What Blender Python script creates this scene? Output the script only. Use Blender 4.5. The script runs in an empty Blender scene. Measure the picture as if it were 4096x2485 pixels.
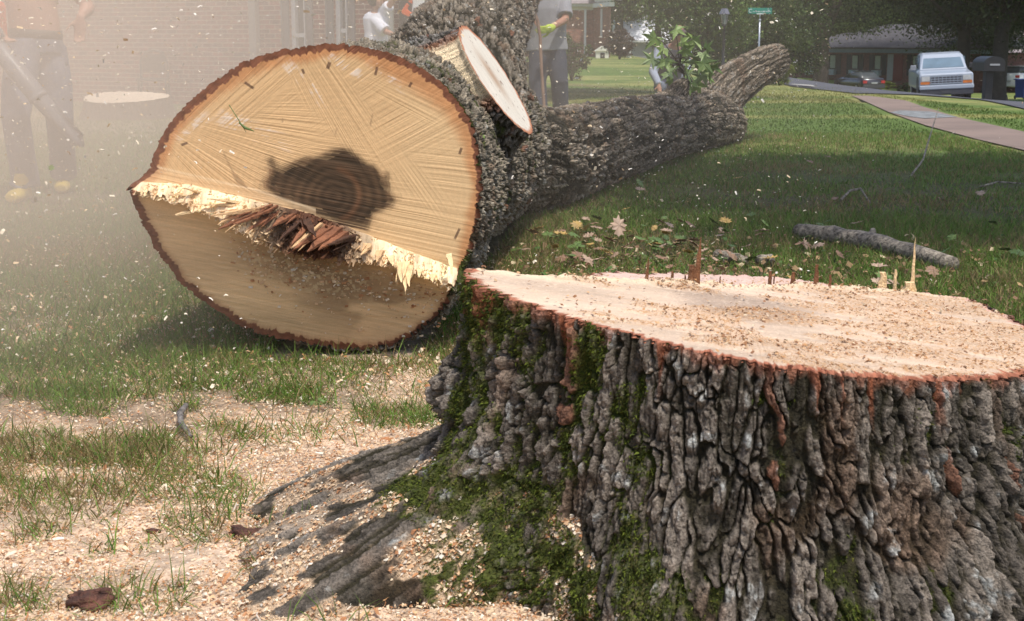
import bpy, bmesh, math, random
import numpy as np
from mathutils import Vector, Matrix
C = bpy.context.scene.collection
rs = np.random.RandomState(7)
random.seed(7)
R = math.radians
# ------------------------------------------------------------ camera, sky, sun
F = 4096*50/36.0
PITCH = math.atan((1242.5-150)/F)
CAM = Vector((0, 0, 1.03))
cd = bpy.data.cameras.new('camera'); cam = bpy.data.objects.new('camera', cd); C.objects.link(cam)
cd.lens = 50; cd.sensor_width = 36; cd.clip_end = 1500; cd.clip_start = .05
cam.location = CAM; cam.rotation_euler = (R(90)-PITCH, 0, 0)
cd.dof.use_dof = True; cd.dof.focus_distance = 4.7; cd.dof.aperture_fstop = 15
bpy.context.scene.camera = cam
sc = bpy.context.scene
w = bpy.data.worlds.new('World'); sc.world = w; w.use_nodes = True
nt = w.node_tree; nt.nodes.clear()
SUN_EL, SUN_AZ = R(67), R(148)      # azimuth clockwise from +y: sun behind the camera, to its right
sdir = Vector((math.sin(SUN_AZ)*math.cos(SUN_EL), math.cos(SUN_AZ)*math.cos(SUN_EL), math.sin(SUN_EL)))
sky = nt.nodes.new('ShaderNodeTexSky'); sky.sky_type = 'NISHITA'; sky.sun_disc = False
sky.sun_elevation = SUN_EL; sky.sun_rotation = SUN_AZ; sky.dust_density = 2.5
bg = nt.nodes.new('ShaderNodeBackground'); bg.inputs[1].default_value = .15
ow = nt.nodes.new('ShaderNodeOutputWorld')
nt.links.new(sky.outputs[0], bg.inputs[0]); nt.links.new(bg.outputs[0], ow.inputs[0])
sd = bpy.data.lights.new('sun', 'SUN'); so = bpy.data.objects.new('sun', sd); C.objects.link(so)
sd.energy = 3.0; sd.angle = R(.6); sd.color = (1, .95, .87)
so.rotation_euler = sdir.to_track_quat('Z', 'Y').to_euler()
sc.view_settings.view_transform = 'Standard'; sc.view_settings.look = 'None'
sc.view_settings.exposure = .27; sc.view_settings.gamma = 1
sc.cycles.volume_bounces = 1; sc.cycles.volume_step_rate = 4; sc.cycles.volume_max_steps = 48
sc.cycles.max_bounces = 6; sc.cycles.transparent_max_bounces = 8

# ------------------------------------------------------------ helpers
cp, sp = math.cos(PITCH), math.sin(PITCH)
def ray(px, py):                      # photograph pixel -> world direction with y component 1
    a = (np.asarray(px, float)-2048)/F; b = (1242.5-np.asarray(py, float))/F
    dy = cp+b*sp; dz = -sp+b*cp
    return a/dy, dz/dy
def at(px, py, Y):
    a, b = ray(px, py)
    return Vector((float(a*Y), Y, float(CAM.z+b*Y)))
def fu(px, py, Y): return at(px*1.66234, py*1.66234, Y)
def ss(x, a=0., b=1.):
    t = np.clip((np.asarray(x, float)-a)/(b-a), 0, 1); return t*t*(3-2*t)
def terrain(x, y):
    x = np.asarray(x, float); y = np.asarray(y, float)
    s = ss(x, 5.5, 19.5)
    z = -1.7*s*ss(y, 12, 42) - .025*s*np.clip(y-57, 0, 43) + .75*s*ss(y, 103, 112)*ss(x, 60, 46)
    z = z + .03*np.sin(x*.21+1)*np.sin(y*.13)*ss(y, 8, 30)
    return z
def gpt(px, py, dz=0.):               # pixel -> point on the terrain
    a, b = ray(px, py); Y = 1.0
    for i in range(4000):
        if CAM.z+b*Y <= float(terrain(a*Y, Y)): break
        Y *= 1.002
    return Vector((float(a*Y), float(Y), float(terrain(a*Y, Y))+dz))
def hsh(i, j, k, s=0):
    n = (i.astype(np.int64)*374761393+j.astype(np.int64)*668265263+k.astype(np.int64)*2147483647+s*1274126177) & 0xffffffff
    n = ((n ^ (n >> 13))*1274126177) & 0xffffffff
    n = ((n ^ (n >> 16))*2246822519) & 0xffffffff
    return ((n ^ (n >> 15)) & 0xffffff)/float(0x1000000)
def vn(x, y, z=0., s=0):              # value noise -1..1
    x = np.asarray(x, float); y = np.asarray(y, float)+0*x; z = np.asarray(z, float)+0*x; x = x+0*y
    xi, yi, zi = np.floor(x), np.floor(y), np.floor(z)
    fx, fy, fz = x-xi, y-yi, z-zi
    fx, fy, fz = fx**3*(fx*(fx*6-15)+10), fy**3*(fy*(fy*6-15)+10), fz**3*(fz*(fz*6-15)+10)
    r = 0
    for a in (0, 1):
        for b in (0, 1):
            for c in (0, 1):
                r = r+hsh(xi+a, yi+b, zi+c, s)*(fx if a else 1-fx)*(fy if b else 1-fy)*(fz if c else 1-fz)
    return r*2-1
def fbm(x, y, z=0., o=4, s=0):
    r = 0; a = .5; f = 1.
    for i in range(o):
        r = r+a*vn(np.asarray(x)*f, np.asarray(y)*f, np.asarray(z)*f, s+i*17); a *= .5; f *= 2.03
    return r
def worley(u, v, per=None, s=0):      # F1, F2, id
    ui, vi = np.floor(u), np.floor(v)
    f1 = np.full(u.shape, 9.); f2 = f1.copy(); idn = np.zeros(u.shape)
    for a in (-1, 0, 1):
        for b in (-1, 0, 1):
            cu, cv = ui+a, vi+b
            hu = np.mod(cu, per) if per else cu
            px = cu+hsh(hu, cv, hu*0, s+1); py = cv+hsh(hu, cv, hu*0, s+2)
            d = np.sqrt((px-u)**2+(py-v)**2)
            h = hsh(hu, cv, hu*0, s+3)
            n = d < f1
            f2 = np.where(n, f1, np.minimum(f2, d)); idn = np.where(n, h, idn); f1 = np.where(n, d, f1)
    return f1, f2, idn

def mesh_np(name, V, Q, mat=None, parent=None, col=None, smooth=True, fmat=None, mats=None):
    V = np.asarray(V, np.float32).reshape(-1, 3); Q = np.asarray(Q, np.int32)
    me = bpy.data.meshes.new(name); k = Q.shape[1]
    me.vertices.add(len(V)); me.vertices.foreach_set('co', V.ravel())
    me.loops.add(Q.size); me.loops.foreach_set('vertex_index', Q.ravel())
    me.polygons.add(len(Q)); me.polygons.foreach_set('loop_start', np.arange(0, Q.size, k, dtype=np.int32))
    me.polygons.foreach_set('loop_total', np.full(len(Q), k, np.int32))
    me.polygons.foreach_set('use_smooth', np.full(len(Q), smooth))
    me.update(calc_edges=True)
    if col is not None:
        col = np.asarray(col, np.float32)
        if col.shape[1] == 3: col = np.hstack([col, np.ones((len(col), 1), np.float32)])
        ca = me.color_attributes.new('Col', 'FLOAT_COLOR', 'POINT'); ca.data.foreach_set('color', col.ravel())
    o = bpy.data.objects.new(name, me); C.objects.link(o)
    if mat: me.materials.append(mat)
    if parent: o.parent = parent
    return o
def gridq(nr, nc, wrap=False):
    i = np.arange(nr-1)[:, None]; j = np.arange(nc if wrap else nc-1)[None, :]
    j2 = (j+1) % nc
    return np.stack([i*nc+j, i*nc+j2, (i+1)*nc+j2, (i+1)*nc+j], -1).reshape(-1, 4)
def tag(o, label=None, cat=None, group=None, kind=None):
    if label: o['label'] = label
    if cat: o['category'] = cat
    if group: o['group'] = group
    if kind: o['kind'] = kind
    return o
def empty(name, loc, rz=0):
    o = bpy.data.objects.new(name, None); C.objects.link(o); o.location = loc; o.rotation_euler = (0, 0, rz)
    o.empty_display_size = .2
    return o
def copy_tree(o, parent=None):
    c = o.copy(); C.objects.link(c); c.parent = parent
    for ch in list(o.children): copy_tree(ch, c)
    return c

class MB:                             # a small builder for boxes, tubes, prisms in one mesh
    def __init__(s): s.v = []; s.f = []
    def add(s, vs, fs):
        n = len(s.v); s.v += [tuple(v) for v in vs]; s.f += [tuple(i+n for i in f) for f in fs]
    def box(s, x0, y0, z0, x1, y1, z1, M=None):
        vs = [Vector(p) for p in ((x0,y0,z0),(x1,y0,z0),(x1,y1,z0),(x0,y1,z0),(x0,y0,z1),(x1,y0,z1),(x1,y1,z1),(x0,y1,z1))]
        if M: vs = [M @ v for v in vs]
        s.add(vs, [(0,3,2,1),(4,5,6,7),(0,1,5,4),(1,2,6,5),(2,3,7,6),(3,0,4,7)])
    def tube(s, pts, rad, n=12, ell=None, up=(0, 0, 1), caps=True):
        pts = [Vector(p) for p in pts]; m = len(pts)
        if not hasattr(rad, '__len__'): rad = [rad]*m
        prev = None; rings = []
        for i, p in enumerate(pts):
            t = (pts[min(i+1, m-1)]-pts[max(i-1, 0)]).normalized()
            a = prev if prev is not None else Vector(up)
            if abs(t.dot(a)) > .97: a = Vector((1, 0, 0)) if prev is None else prev
            b = t.cross(a).normalized(); a = b.cross(t).normalized(); prev = a
            r = rad[i]; ra, rb = (r if hasattr(r, '__len__') else (r, r))
            rings.append([p+b*math.cos(2*math.pi*k/n)*ra+a*math.sin(2*math.pi*k/n)*rb for k in range(n)])
        vs = [q for r_ in rings for q in r_]; fs = []
        for i in range(m-1):
            for k in range(n): fs.append((i*n+k, i*n+(k+1) % n, (i+1)*n+(k+1) % n, (i+1)*n+k))
        if caps: fs += [tuple(range(n-1, -1, -1)), tuple((m-1)*n+k for k in range(n))]
        s.add(vs, fs)
    def ball(s, c, r, n=12, m=8):
        c = Vector(c); r = r if hasattr(r, '__len__') else (r, r, r)
        vs = []; fs = []
        for i in range(m+1):
            ph = math.pi*i/m
            for k in range(n):
                th = 2*math.pi*k/n
                vs.append((c.x+r[0]*math.sin(ph)*math.cos(th), c.y+r[1]*math.sin(ph)*math.sin(th), c.z-r[2]*math.cos(ph)))
        for i in range(m):
            for k in range(n): fs.append((i*n+k, i*n+(k+1) % n, (i+1)*n+(k+1) % n, (i+1)*n+k))
        s.add(vs, fs)
    def prism(s, poly, a, b, axis='x'):   # poly in the other two axes, extruded a..b
        n = len(poly)
        def P(t, q): return (t, q[0], q[1]) if axis == 'x' else ((q[0], t, q[1]) if axis == 'y' else (q[0], q[1], t))
        vs = [P(a, q) for q in poly]+[P(b, q) for q in poly]
        fs = [tuple(range(n)), tuple(range(2*n-1, n-1, -1))]+[(k, n+k, n+(k+1) % n, (k+1) % n) for k in range(n)]
        s.add(vs, fs)
    def build(s, name, mat, parent=None, smooth=False, bevel=0, M=None, fix=True):
        me = bpy.data.meshes.new(name); me.from_pydata([M @ Vector(v) for v in s.v] if M else s.v, [], s.f)
        if fix:
            bm = bmesh.new(); bm.from_mesh(me); bmesh.ops.remove_doubles(bm, verts=bm.verts, dist=1e-5)
            bmesh.ops.recalc_face_normals(bm, faces=bm.faces); bm.to_mesh(me); bm.free()
        if smooth: me.polygons.foreach_set('use_smooth', [True]*len(me.polygons))
        me.materials.append(mat)
        o = bpy.data.objects.new(name, me); C.objects.link(o)
        if parent: o.parent = parent
        if bevel:
            b = o.modifiers.new('b', 'BEVEL'); b.width = bevel; b.segments = 2; b.limit_method = 'ANGLE'
        return o

# ------------------------------------------------------------ materials
def newmat(name):
    m = bpy.data.materials.new(name); m.use_nodes = True; t = m.node_tree
    return m, t, t.nodes['Principled BSDF'], (lambda k: t.nodes.new(k)), t.links.new
def mat(name, col, rough=.7, metal=0, var=.15, vs=8., bump=0., bs=60., trans=0., emit=None, coat=0.):
    m, t, b, N, L = newmat(name)
    b.inputs['Roughness'].default_value = rough; b.inputs['Metallic'].default_value = metal
    if coat: b.inputs['Coat Weight'].default_value = coat
    tc = N('ShaderNodeTexCoord'); nz = N('ShaderNodeTexNoise'); nz.inputs['Scale'].default_value = vs; nz.inputs['Detail'].default_value = 5
    L(tc.outputs['Object'], nz.inputs['Vector'])
    mr = N('ShaderNodeMapRange'); mr.inputs[1].default_value = .3; mr.inputs[2].default_value = .7
    mr.inputs[3].default_value = 1-var; mr.inputs[4].default_value = 1+var; L(nz.outputs[0], mr.inputs[0])
    mx = N('ShaderNodeMix'); mx.data_type = 'RGBA'; mx.blend_type = 'MULTIPLY'; mx.inputs[0].default_value = 1
    mx.inputs[6].default_value = (*col, 1); L(mr.outputs[0], mx.inputs[7]); L(mx.outputs[2], b.inputs['Base Color'])
    if bump:
        n2 = N('ShaderNodeTexNoise'); n2.inputs['Scale'].default_value = bs; n2.inputs['Detail'].default_value = 6
        L(tc.outputs['Object'], n2.inputs['Vector'])
        bp = N('ShaderNodeBump'); bp.inputs['Strength'].default_value = bump; bp.inputs['Distance'].default_value = .01
        L(n2.outputs[0], bp.inputs['Height']); L(bp.outputs[0], b.inputs['Normal'])
    return m
def vmat(name, rough=.85, var=.25, vs=150., bump=.3, bs=250., bd=.003, trans=0., spec=.3):
    m, t, b, N, L = newmat(name)
    b.inputs['Roughness'].default_value = rough; b.inputs['Specular IOR Level'].default_value = spec
    at_ = N('ShaderNodeAttribute'); at_.attribute_name = 'Col'
    tc = N('ShaderNodeTexCoord'); nz = N('ShaderNodeTexNoise'); nz.inputs['Scale'].default_value = vs; nz.inputs['Detail'].default_value = 4
    L(tc.outputs['Object'], nz.inputs['Vector'])
    mr = N('ShaderNodeMapRange'); mr.inputs[1].default_value = .3; mr.inputs[2].default_value = .7
    mr.inputs[3].default_value = 1-var; mr.inputs[4].default_value = 1+var; L(nz.outputs[0], mr.inputs[0])
    mx = N('ShaderNodeMix'); mx.data_type = 'RGBA'; mx.blend_type = 'MULTIPLY'; mx.inputs[0].default_value = 1
    L(at_.outputs['Color'], mx.inputs[6]); L(mr.outputs[0], mx.inputs[7]); L(mx.outputs[2], b.inputs['Base Color'])
    if bump:
        n2 = N('ShaderNodeTexNoise'); n2.inputs['Scale'].default_value = bs; n2.inputs['Detail'].default_value = 6
        L(tc.outputs['Object'], n2.inputs['Vector'])
        bp = N('ShaderNodeBump'); bp.inputs['Strength'].default_value = bump; bp.inputs['Distance'].default_value = bd
        L(n2.outputs[0], bp.inputs['Height']); L(bp.outputs[0], b.inputs['Normal'])
    if trans:
        tr = N('ShaderNodeBsdfTranslucent'); L(mx.outputs[2], tr.inputs['Color'])
        ms = N('ShaderNodeMixShader'); ms.inputs[0].default_value = trans
        L(b.outputs[0], ms.inputs[1]); L(tr.outputs[0], ms.inputs[2]); L(ms.outputs[0], t.nodes['Material Output'].inputs[0])
    return m
M_bark = vmat('bark', .92, .5, 210, .9, 260, .006)
M_barkfar = vmat('bark_far', .92, .4, 70, .8, 110, .008)
M_wood = vmat('cut_wood', .8, .07, 300, .25, 500, .001)
M_chip = vmat('wood_shaving', .8, .12, 60, 0, trans=.25)
M_blade = vmat('grass_blade', .6, .15, 20, 0, trans=.35)
M_leafl = vmat('leaf', .55, .2, 60, 0, trans=.3)
M_tree = vmat('foliage', .7, .35, 1.2, 0, trans=.3)

# ------------------------------------------------------------ ground
def inpoly(px, py, poly):
    r = np.zeros(px.shape, bool); n = len(poly)
    for i in range(n):
        x1, y1 = poly[i]; x2, y2 = poly[(i+1) % n]
        if y1 == y2: continue
        c = ((y1 > py) != (y2 > py)) & (px < (x2-x1)*(py-y1)/(y2-y1)+x1); r ^= c
    return r
def dust_amt(x, y):                   # how thickly shavings lie on the ground
    n = fbm(x*1.6, y*1.6, 0, 4, 3)
    a = ss(y+n*.9, 4.6, 3.1)*ss(x, .9, .2)
    b = .6*np.exp(-(((x+.9)/1.4)**2+((y-5)/1.6)**2))
    c = .5*np.exp(-(((x-.2)/.9)**2+((y-5.6)/.7)**2))*ss(n, -.1, .3)
    return np.clip(np.maximum(np.maximum(a, b), c), 0, 1)
def mound(x, y):
    n = fbm(x*4, y*4, 0, 3, 11)
    return dust_amt(x, y)*(.012+.022*n)+.018*np.exp(-(((x+.35)/.5)**2+((y-2.7)/.5)**2))*(1+.5*n)
def axis(lo, a, b, hi, fine, g):
    c = list(np.arange(a, b, fine)); s = fine; v = b
    while v < hi: c.append(v); s *= g; v += s
    c.append(hi); s = fine; v = a-fine; l = []
    while v > lo: l.append(v); s *= g; v -= s
    l.append(lo); return np.array(l[::-1]+c)
gx = axis(-260, -2., 1.6, 260, .022, 1.035); gy = axis(-40, 2.1, 6., 330, .022, 1.02)
X, Y = np.meshgrid(gx, gy); Z = terrain(X, Y)+mound(X, Y)+.012*fbm(X*3, Y*3, 0, 4, 5)*ss(Y, 30, 6)
D = dust_amt(X, Y)
n1 = fbm(X*.5, Y*.5, 0, 4, 21); n2 = fbm(X*9, Y*9, 0, 3, 22); n3 = fbm(X*.12, Y*.9, 0, 3, 23)
soil = np.array([.075, .058, .035]); gr = np.array([.095, .15, .028]); yel = np.array([.24, .24, .075]); du = np.array([.72, .53, .38])
gmask = ss(Y, 6, 16)[..., None]
near = soil*(1+.5*n2[..., None])+(gr*.5-soil)*.5*ss(n1, -.2, .3)[..., None]
k = ss(n3+.6*n1, -.25, .35)[..., None]
far = gr*(1-k)+yel*k
col = near*(1-gmask)+far*gmask
col = col*(1+.25*n2[..., None])
# a worn groove in the lawn
p0 = gpt(2290, 338); p1 = gpt(3420, 405)
tt = np.clip(((X-p0.x)*(p1.x-p0.x)+(Y-p0.y)*(p1.y-p0.y))/((p1.x-p0.x)**2+(p1.y-p0.y)**2), -3, 1)
dd = np.hypot(X-p0.x-tt*(p1.x-p0.x), Y-p0.y-tt*(p1.y-p0.y))
gm = np.exp(-(dd/.35)**2)[..., None]*.75
col = col*(1-gm)+np.array([.13, .10, .05])*gm; Z = Z-.05*gm[..., 0]
dm = np.clip(D*1.4, 0, 1)[..., None]*(.75+.25*n2[..., None]); col = col*(1-dm)+du*dm
# dry, dug-over ground against the house and where the dust settles
dw = (ss(X, 1., -3.)*ss(Y, 9, 13)*ss(Y, 40, 26))[..., None]*.75; col = col*(1-dw)+np.array([.26, .21, .14])*dw
M_ground = vmat('ground', .95, .35, 25, .8, 60, .02)
nt_ = M_ground.node_tree
ground = mesh_np('ground', np.stack([X, Y, Z], -1), gridq(len(gy), len(gx)), M_ground, col=np.clip(col, 0, 1).reshape(-1, 3))
tag(ground, kind='structure')
def gz(x, y): return terrain(x, y)+mound(x, y)

# strips draped on the terrain, given by their two edges as pixels of the ground plane
def strip(name, near, far_, m, dz, nsub=10, kind='structure'):
    V = []; n = len(near)
    for t in np.linspace(0, 1, nsub):
        for a, b in zip(near, far_):
            p = a.lerp(b, t); V.append((p.x, p.y, float(terrain(p.x, p.y))+dz))
    return tag(mesh_np(name, V, gridq(nsub, n), m), kind=kind)
def dens(pts, k=8):
    out = []
    for a, b in zip(pts[:-1], pts[1:]):
        for i in range(k): out.append(a.lerp(b, i/k))
    return out+[pts[-1]]
M_asph = mat('asphalt', (.075, .075, .085), .85, var=.15, vs=.6, bump=.3, bs=80)
M_path = mat('pink_concrete', (.215, .155, .125), .85, var=.18, vs=1.2, bump=.3, bs=60)
M_conc = mat('pale_concrete', (.38, .36, .32), .85, var=.1, vs=2, bump=.2, bs=40)
M_patch = mat('slate_patch', (.19, .20, .20), .8, var=.5, vs=9, bump=.4, bs=30)
rn = [Vector((70, 22, 0)), Vector((26, 34, 0))]+[gpt(x, y) for x, y in ((4096, 440), (3912, 401), (3667, 383), (3422, 377), (3250, 358), (3164, 348))]+[Vector((8.8, 58, 0))]
rf = [Vector((76, 31, 0)), Vector((32, 44, 0)), Vector((24, 52, 0)), Vector((21.5, 58, 0)), Vector((19, 63, 0)), Vector((15.5, 66, 0)), Vector((13.5, 68, 0)), Vector((12, 70, 0)), Vector((10.4, 66, 0))]
road = strip('road', dens(rn), dens(rf), M_asph, .02)
path_a = [gpt(4400, 760), gpt(4096, 606), gpt(3900, 560), gpt(3700, 505), gpt(3560, 455), gpt(3440, 400), gpt(3405, 386)]
path_b = [gpt(4400, 600), gpt(4096, 532), gpt(3960, 502), gpt(3830, 473), gpt(3690, 430), gpt(3620, 405), gpt(3470, 386)]
path = strip('path', dens(path_a), dens(path_b), M_path, .013)
q = [gpt(3560, 455), gpt(3640, 472), gpt(3700, 480)]; q2 = [gpt(3600, 447), gpt(3720, 452), gpt(3830, 473)]
strip('path_patch', dens(q), dens(q2), M_patch, .018, 4)
for (a, b, c, d) in (((3160, 346), (3262, 356), (3250, 350), (3175, 345)),):
    strip('driveway_apron', dens([gpt(*a), gpt(*b)]), dens([gpt(*d), gpt(*c)]), M_conc, .05, 4)
# ------------------------------------------------------------ bark
def bark_h(x, y, v, uc, per, s=0, el=.3, cr=1.):
    """x,y,v: metric position round and along; uc: position round in metres; per: perimeter. Returns height 0..1, plate id."""
    wu = .5*fbm(x*9, y*9, v*6, 5, s+5); wv = fbm(x*16, y*16, v*14, 4, s+6)
    r1 = np.abs(vn(x*21+wu*1.6, y*21+wu*1.6, v*21*el, s+1)); r2 = np.abs(vn(x*36+wv*.5, y*36+wu, v*36*el*1.3, s+2))
    fur = ss(np.minimum(r1, r2*1.4+.10)+.05*wv, .0, .30)
    nc = max(3, int(round(per*36)))
    f1, f2, idn = worley(uc/per*nc+wu*1.3+.60*wv+.25*fbm(x*45, y*45, v*40, 3, s+13), v*36*el*1.3+wu*1.5+1.0*wv+.8*vn(x*30, y*30, v*9, s+3), nc, s+9)
    crack = ss(f2-f1+.10*wv, .0, .24)
    flake = fbm(x*34+wu*2, y*34, v*16, 3, s+8); flake = np.abs(flake)*1.6
    plate = ss(f2-f1+.16*wv+.10*(r1-.35), .03+.11*ss(vn(x*7, y*7, v*3, s+27), -.2, .5), .25)
    g1, g2, id2 = worley(uc/per*(nc*2)+wu*2+.8*wv, v*62*el*2+wv*1.5, nc*2, s+19)
    plate = plate*(.72+.28*ss(g2-g1, 0, .2)*(.5+id2))
    h = ((1-cr)*fur*(.55+.45*crack)+cr*plate*(.6+.4*fur))*(.55+.45*idn)
    fine = fbm(x*85, y*85, v*60, 4, s+7)
    h = np.clip(h*(.72+.55*flake)+.30*fine*(.3+h), 0, 1.3); q = h*4.5+.9*wv+.5*fbm(x*60, y*60, v*40, 3, s+12); fq = q-np.floor(q)
    st = (np.floor(q)+ss(fq, 0, .22)-.9*wv)/4.5
    return np.clip(.45*h+.55*st, 0, 1.3), idn, fine
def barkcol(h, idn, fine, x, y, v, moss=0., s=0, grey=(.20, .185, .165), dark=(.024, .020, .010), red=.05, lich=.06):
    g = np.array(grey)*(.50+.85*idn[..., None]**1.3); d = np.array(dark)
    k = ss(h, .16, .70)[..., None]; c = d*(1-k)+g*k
    br = (np.array([.16, .085, .045]))
    b = ss(fbm(x*9, y*9, v*5, 3, s+31), .12, .4)[..., None]*.35; c = c*(1-b)+(br*(.4+.8*k))*b
    rd = ((idn > 1-red) & (h > .3))[..., None]*.8; c = c*(1-rd)+np.array([.15, .058, .03])*rd
    lc = ss(fbm(x*25, y*25, v*25, 3, s+41), .25, .42)[..., None]*ss(h, .45, .8)[..., None]*lich*8; lc = np.clip(lc, 0, .7)
    c = c*(1-lc)+np.array([.36, .37, .35])*lc
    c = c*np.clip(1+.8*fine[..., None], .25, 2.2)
    m = np.clip(moss, 0, 1)
    if np.ndim(m):
        mt = ss(m+.55*fbm(x*14, y*14, v*10, 4, s+51)+.25*(.5-h), .42, .62)[..., None]
        mc = np.array([.055, .068, .010])*(.55+.9*np.clip(fbm(x*60, y*60, v*60, 3, s+61)+.4, 0, 1.2)[..., None])
        c = c*(1-mt*.92)+mc*mt*.92
    else: mt = np.zeros(h.shape)[..., None]
    return np.clip(c, .005, 1), mt[..., 0]

# ------------------------------------------------------------ the stump
SX, SY = .475, 2.86
def stz(x, y): return .497-.085*(x-SX)/.58+.02*(y-SY)
out = [(1110,655),(1150,650),(1210,656),(1290,668),(1345,655),(1400,650),(1550,645),(1700,648),(1850,655),(1990,672),(2080,692),(2140,704),(2200,708),(2340,722),(2400,752),(2464,783),(2530,830),(2545,860),(2500,893),(2400,912),(2300,917),(2100,909),(1900,888),(1700,850),(1500,802),(1350,760),(1200,708),(1130,677)]
def on_top(px, py):
    a, b = ray(px*1.66234, py*1.66234); Yv = SY
    for i in range(40): Yv = (stz(a*Yv, Yv)-CAM.z)/b
    return a*Yv, Yv
ox, oy = zip(*[on_top(*p) for p in out])
th0 = np.unwrap(np.arctan2(np.array(oy)-SY, np.array(ox)-SX)); rr0 = np.hypot(np.array(oy)-SY, np.array(ox)-SX)
if th0[-1] < th0[0]: th0, rr0 = th0[::-1], rr0[::-1]
def Rtop(th):
    t = np.mod(th-th0[0], 2*np.pi)+th0[0]
    r = np.interp(t, np.r_[th0, th0[0]+2*np.pi], np.r_[rr0, rr0[0]])
    return r
tq = np.linspace(0, 2*np.pi, 720, endpoint=False); rq = Rtop(tq)
for _ in range(2): rq = (np.roll(rq, 1)+rq*2+np.roll(rq, -1))/4
def Rt(th): return np.interp(np.mod(th, 2*np.pi), np.r_[tq, 2*np.pi], np.r_[rq, rq[0]])
HG = [on_top(*p) for p in ((1125, 652), (1300, 670), (1550, 683), (1700, 688), (1900, 692), (2050, 700), (2190, 708), (2330, 716))]
def hinge_y(xx): return np.interp(xx, [p[0] for p in HG], [p[1] for p in HG])
def topz(xx, yy):
    d = yy-hinge_y(xx); return stz(xx, yy)-.008*ss(d, 0, .015)-.015*np.clip(d, 0, 1)
stump = empty('tree_stump', (SX, SY, 0))
tag(stump, 'huge freshly cut stump with mossy bark and pale sawdusted top in the right foreground', 'tree stump')
NT, NH = 1900, 330
th = np.linspace(0, 2*np.pi, NT, endpoint=False)[None, :]+np.zeros((NH, 1))
hh = np.linspace(0, 1, NH)[:, None]+np.zeros((1, NT))       # 0 top, 1 bottom
rt = Rt(th); tx, ty = SX+rt*np.cos(th), SY+rt*np.sin(th); ztop = topz(tx, ty)-.002
zb = -.07; z = ztop+(zb-ztop)*hh; hn = np.clip(z/.5, 0, 1.2)
def lobe(th, c, w_):
    d = np.angle(np.exp(1j*(th-c))); return np.exp(-(d/w_)**2)
fl = (1-np.clip(hn, 0, 1))
r = rt+.075*fl**1.6
# roots: angle, width, reach, power
A1 = math.atan2(3.12-SY, -.62-SX); A3 = math.atan2(2.48-SY, -.36-SX); A2 = math.atan2(2.76-SY, -.42-SX)
for c_, w_, a_, p_ in ((A1+.03, .23, .45, 1.25), (3.12, .15, .32, 1.7), (A2+.12, .08, .24, 3.2), (A3+.02, .16, .50, 2.7), (-1.9, .2, .10, 2.2), (-1.3, .2, .07, 2.2), (-.9, .22, .12, 2), (-.3, .3, .25, 2), (.6, .3, .3, 2), (1.5, .3, .3, 2), (2.2, .3, .15, 2)):
    wv = w_*(1+.3*np.sin(z*20))
    r = r+a_*lobe(th+.05*np.sin(z*14), c_, wv)*fl**p_
x = SX+r*np.cos(th); y = SY+r*np.sin(th)
per = 3.6
bh, idn, fine = bark_h((SX+rt*np.cos(th)), (SY+rt*np.sin(th)), z+r*.5, th/(2*np.pi)*per, per, 0, .20, .95)
big = fbm(x*5, y*5, z*2.5, 3, 77)
f3 = fbm(x*48, y*48, z*34, 5, 78); f4 = fbm(x*140, y*140, z*120, 3, 79); f5 = fbm(x*130, y*130, z*11, 3, 80); bh = np.clip(bh+.28*f3*(.4+bh)+.26*f5*(.3+bh), 0, 1.35); fine = fine*.5+.6*f4+.4*f3+.5*f5
amp = .035*(.8+.3*big)*(1-.35*ss(fl, .6, 1.)*lobe(th, A1, .4))
edge = ss(hh, 0, .02)
disp = (bh-.75)*amp+.012*big
nx = np.cos(th); ny = np.sin(th)
rr_ = r+disp
x = SX+rr_*nx; y = SY+rr_*ny
z2 = z+.006*fine*ss(hh, 0, .04)
moss = .20+.34*lobe(th, -2.75, .55)+.14*lobe(th, -2.1, .5)*ss(hn, .7, .1)+.10*ss(hn, .5, .05)
moss = moss*(1-.85*ss(r-rt, .14, .30))
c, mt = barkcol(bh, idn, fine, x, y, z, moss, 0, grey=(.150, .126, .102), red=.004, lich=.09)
rim = ss(hh+.03*vn(th*40, z*0, 0, 5), .035, .0)[..., None]*.55
rv = ss(vn(th*28, z*1.5, 0, 15), .66, .74)[..., None]*ss(hh, .2, .02)[..., None]*.8
c = c*(1-rim)+np.array([.30, .11, .06])*rim; c = c*(1-rv)+np.array([.26, .085, .04])*rv
# shavings lodged on the roots
up = ss(fl, .35, .9)*ss(fbm(x*12, y*12, z*12, 4, 91)+.35*(.45-bh)+.25*ss(fl, .6, 1.), .07, .2)
up = up*ss(np.cos(th-math.pi), .25, .7)*(.35+.65*ss(.75-bh, .1, .5))
c = c*(1-up[..., None]*.85)+np.array([.58, .42, .28])*(1+.3*fine[..., None])*up[..., None]*.85
V = np.stack([x-SX, y-SY, z2], -1)
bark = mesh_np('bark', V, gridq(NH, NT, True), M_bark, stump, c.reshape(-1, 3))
stV, stM, stN = V, mt, np.stack([nx, ny, 0*nx+.25], -1)
stC = up
# the sawn top
NR, NA = 330, 1500
ra = np.linspace(0, 1, NR)[:, None]**.75+np.zeros((1, NA)); ta = np.linspace(0, 2*np.pi, NA, endpoint=False)[None, :]+np.zeros((NR, 1))
bh0 = np.interp(ta, np.r_[th[0], 2*np.pi], np.r_[disp[0], disp[0, 0]])
Rr = Rt(ta)+bh0
tx = SX+ra*Rr*np.cos(ta); ty = SY+ra*Rr*np.sin(ta)
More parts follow.
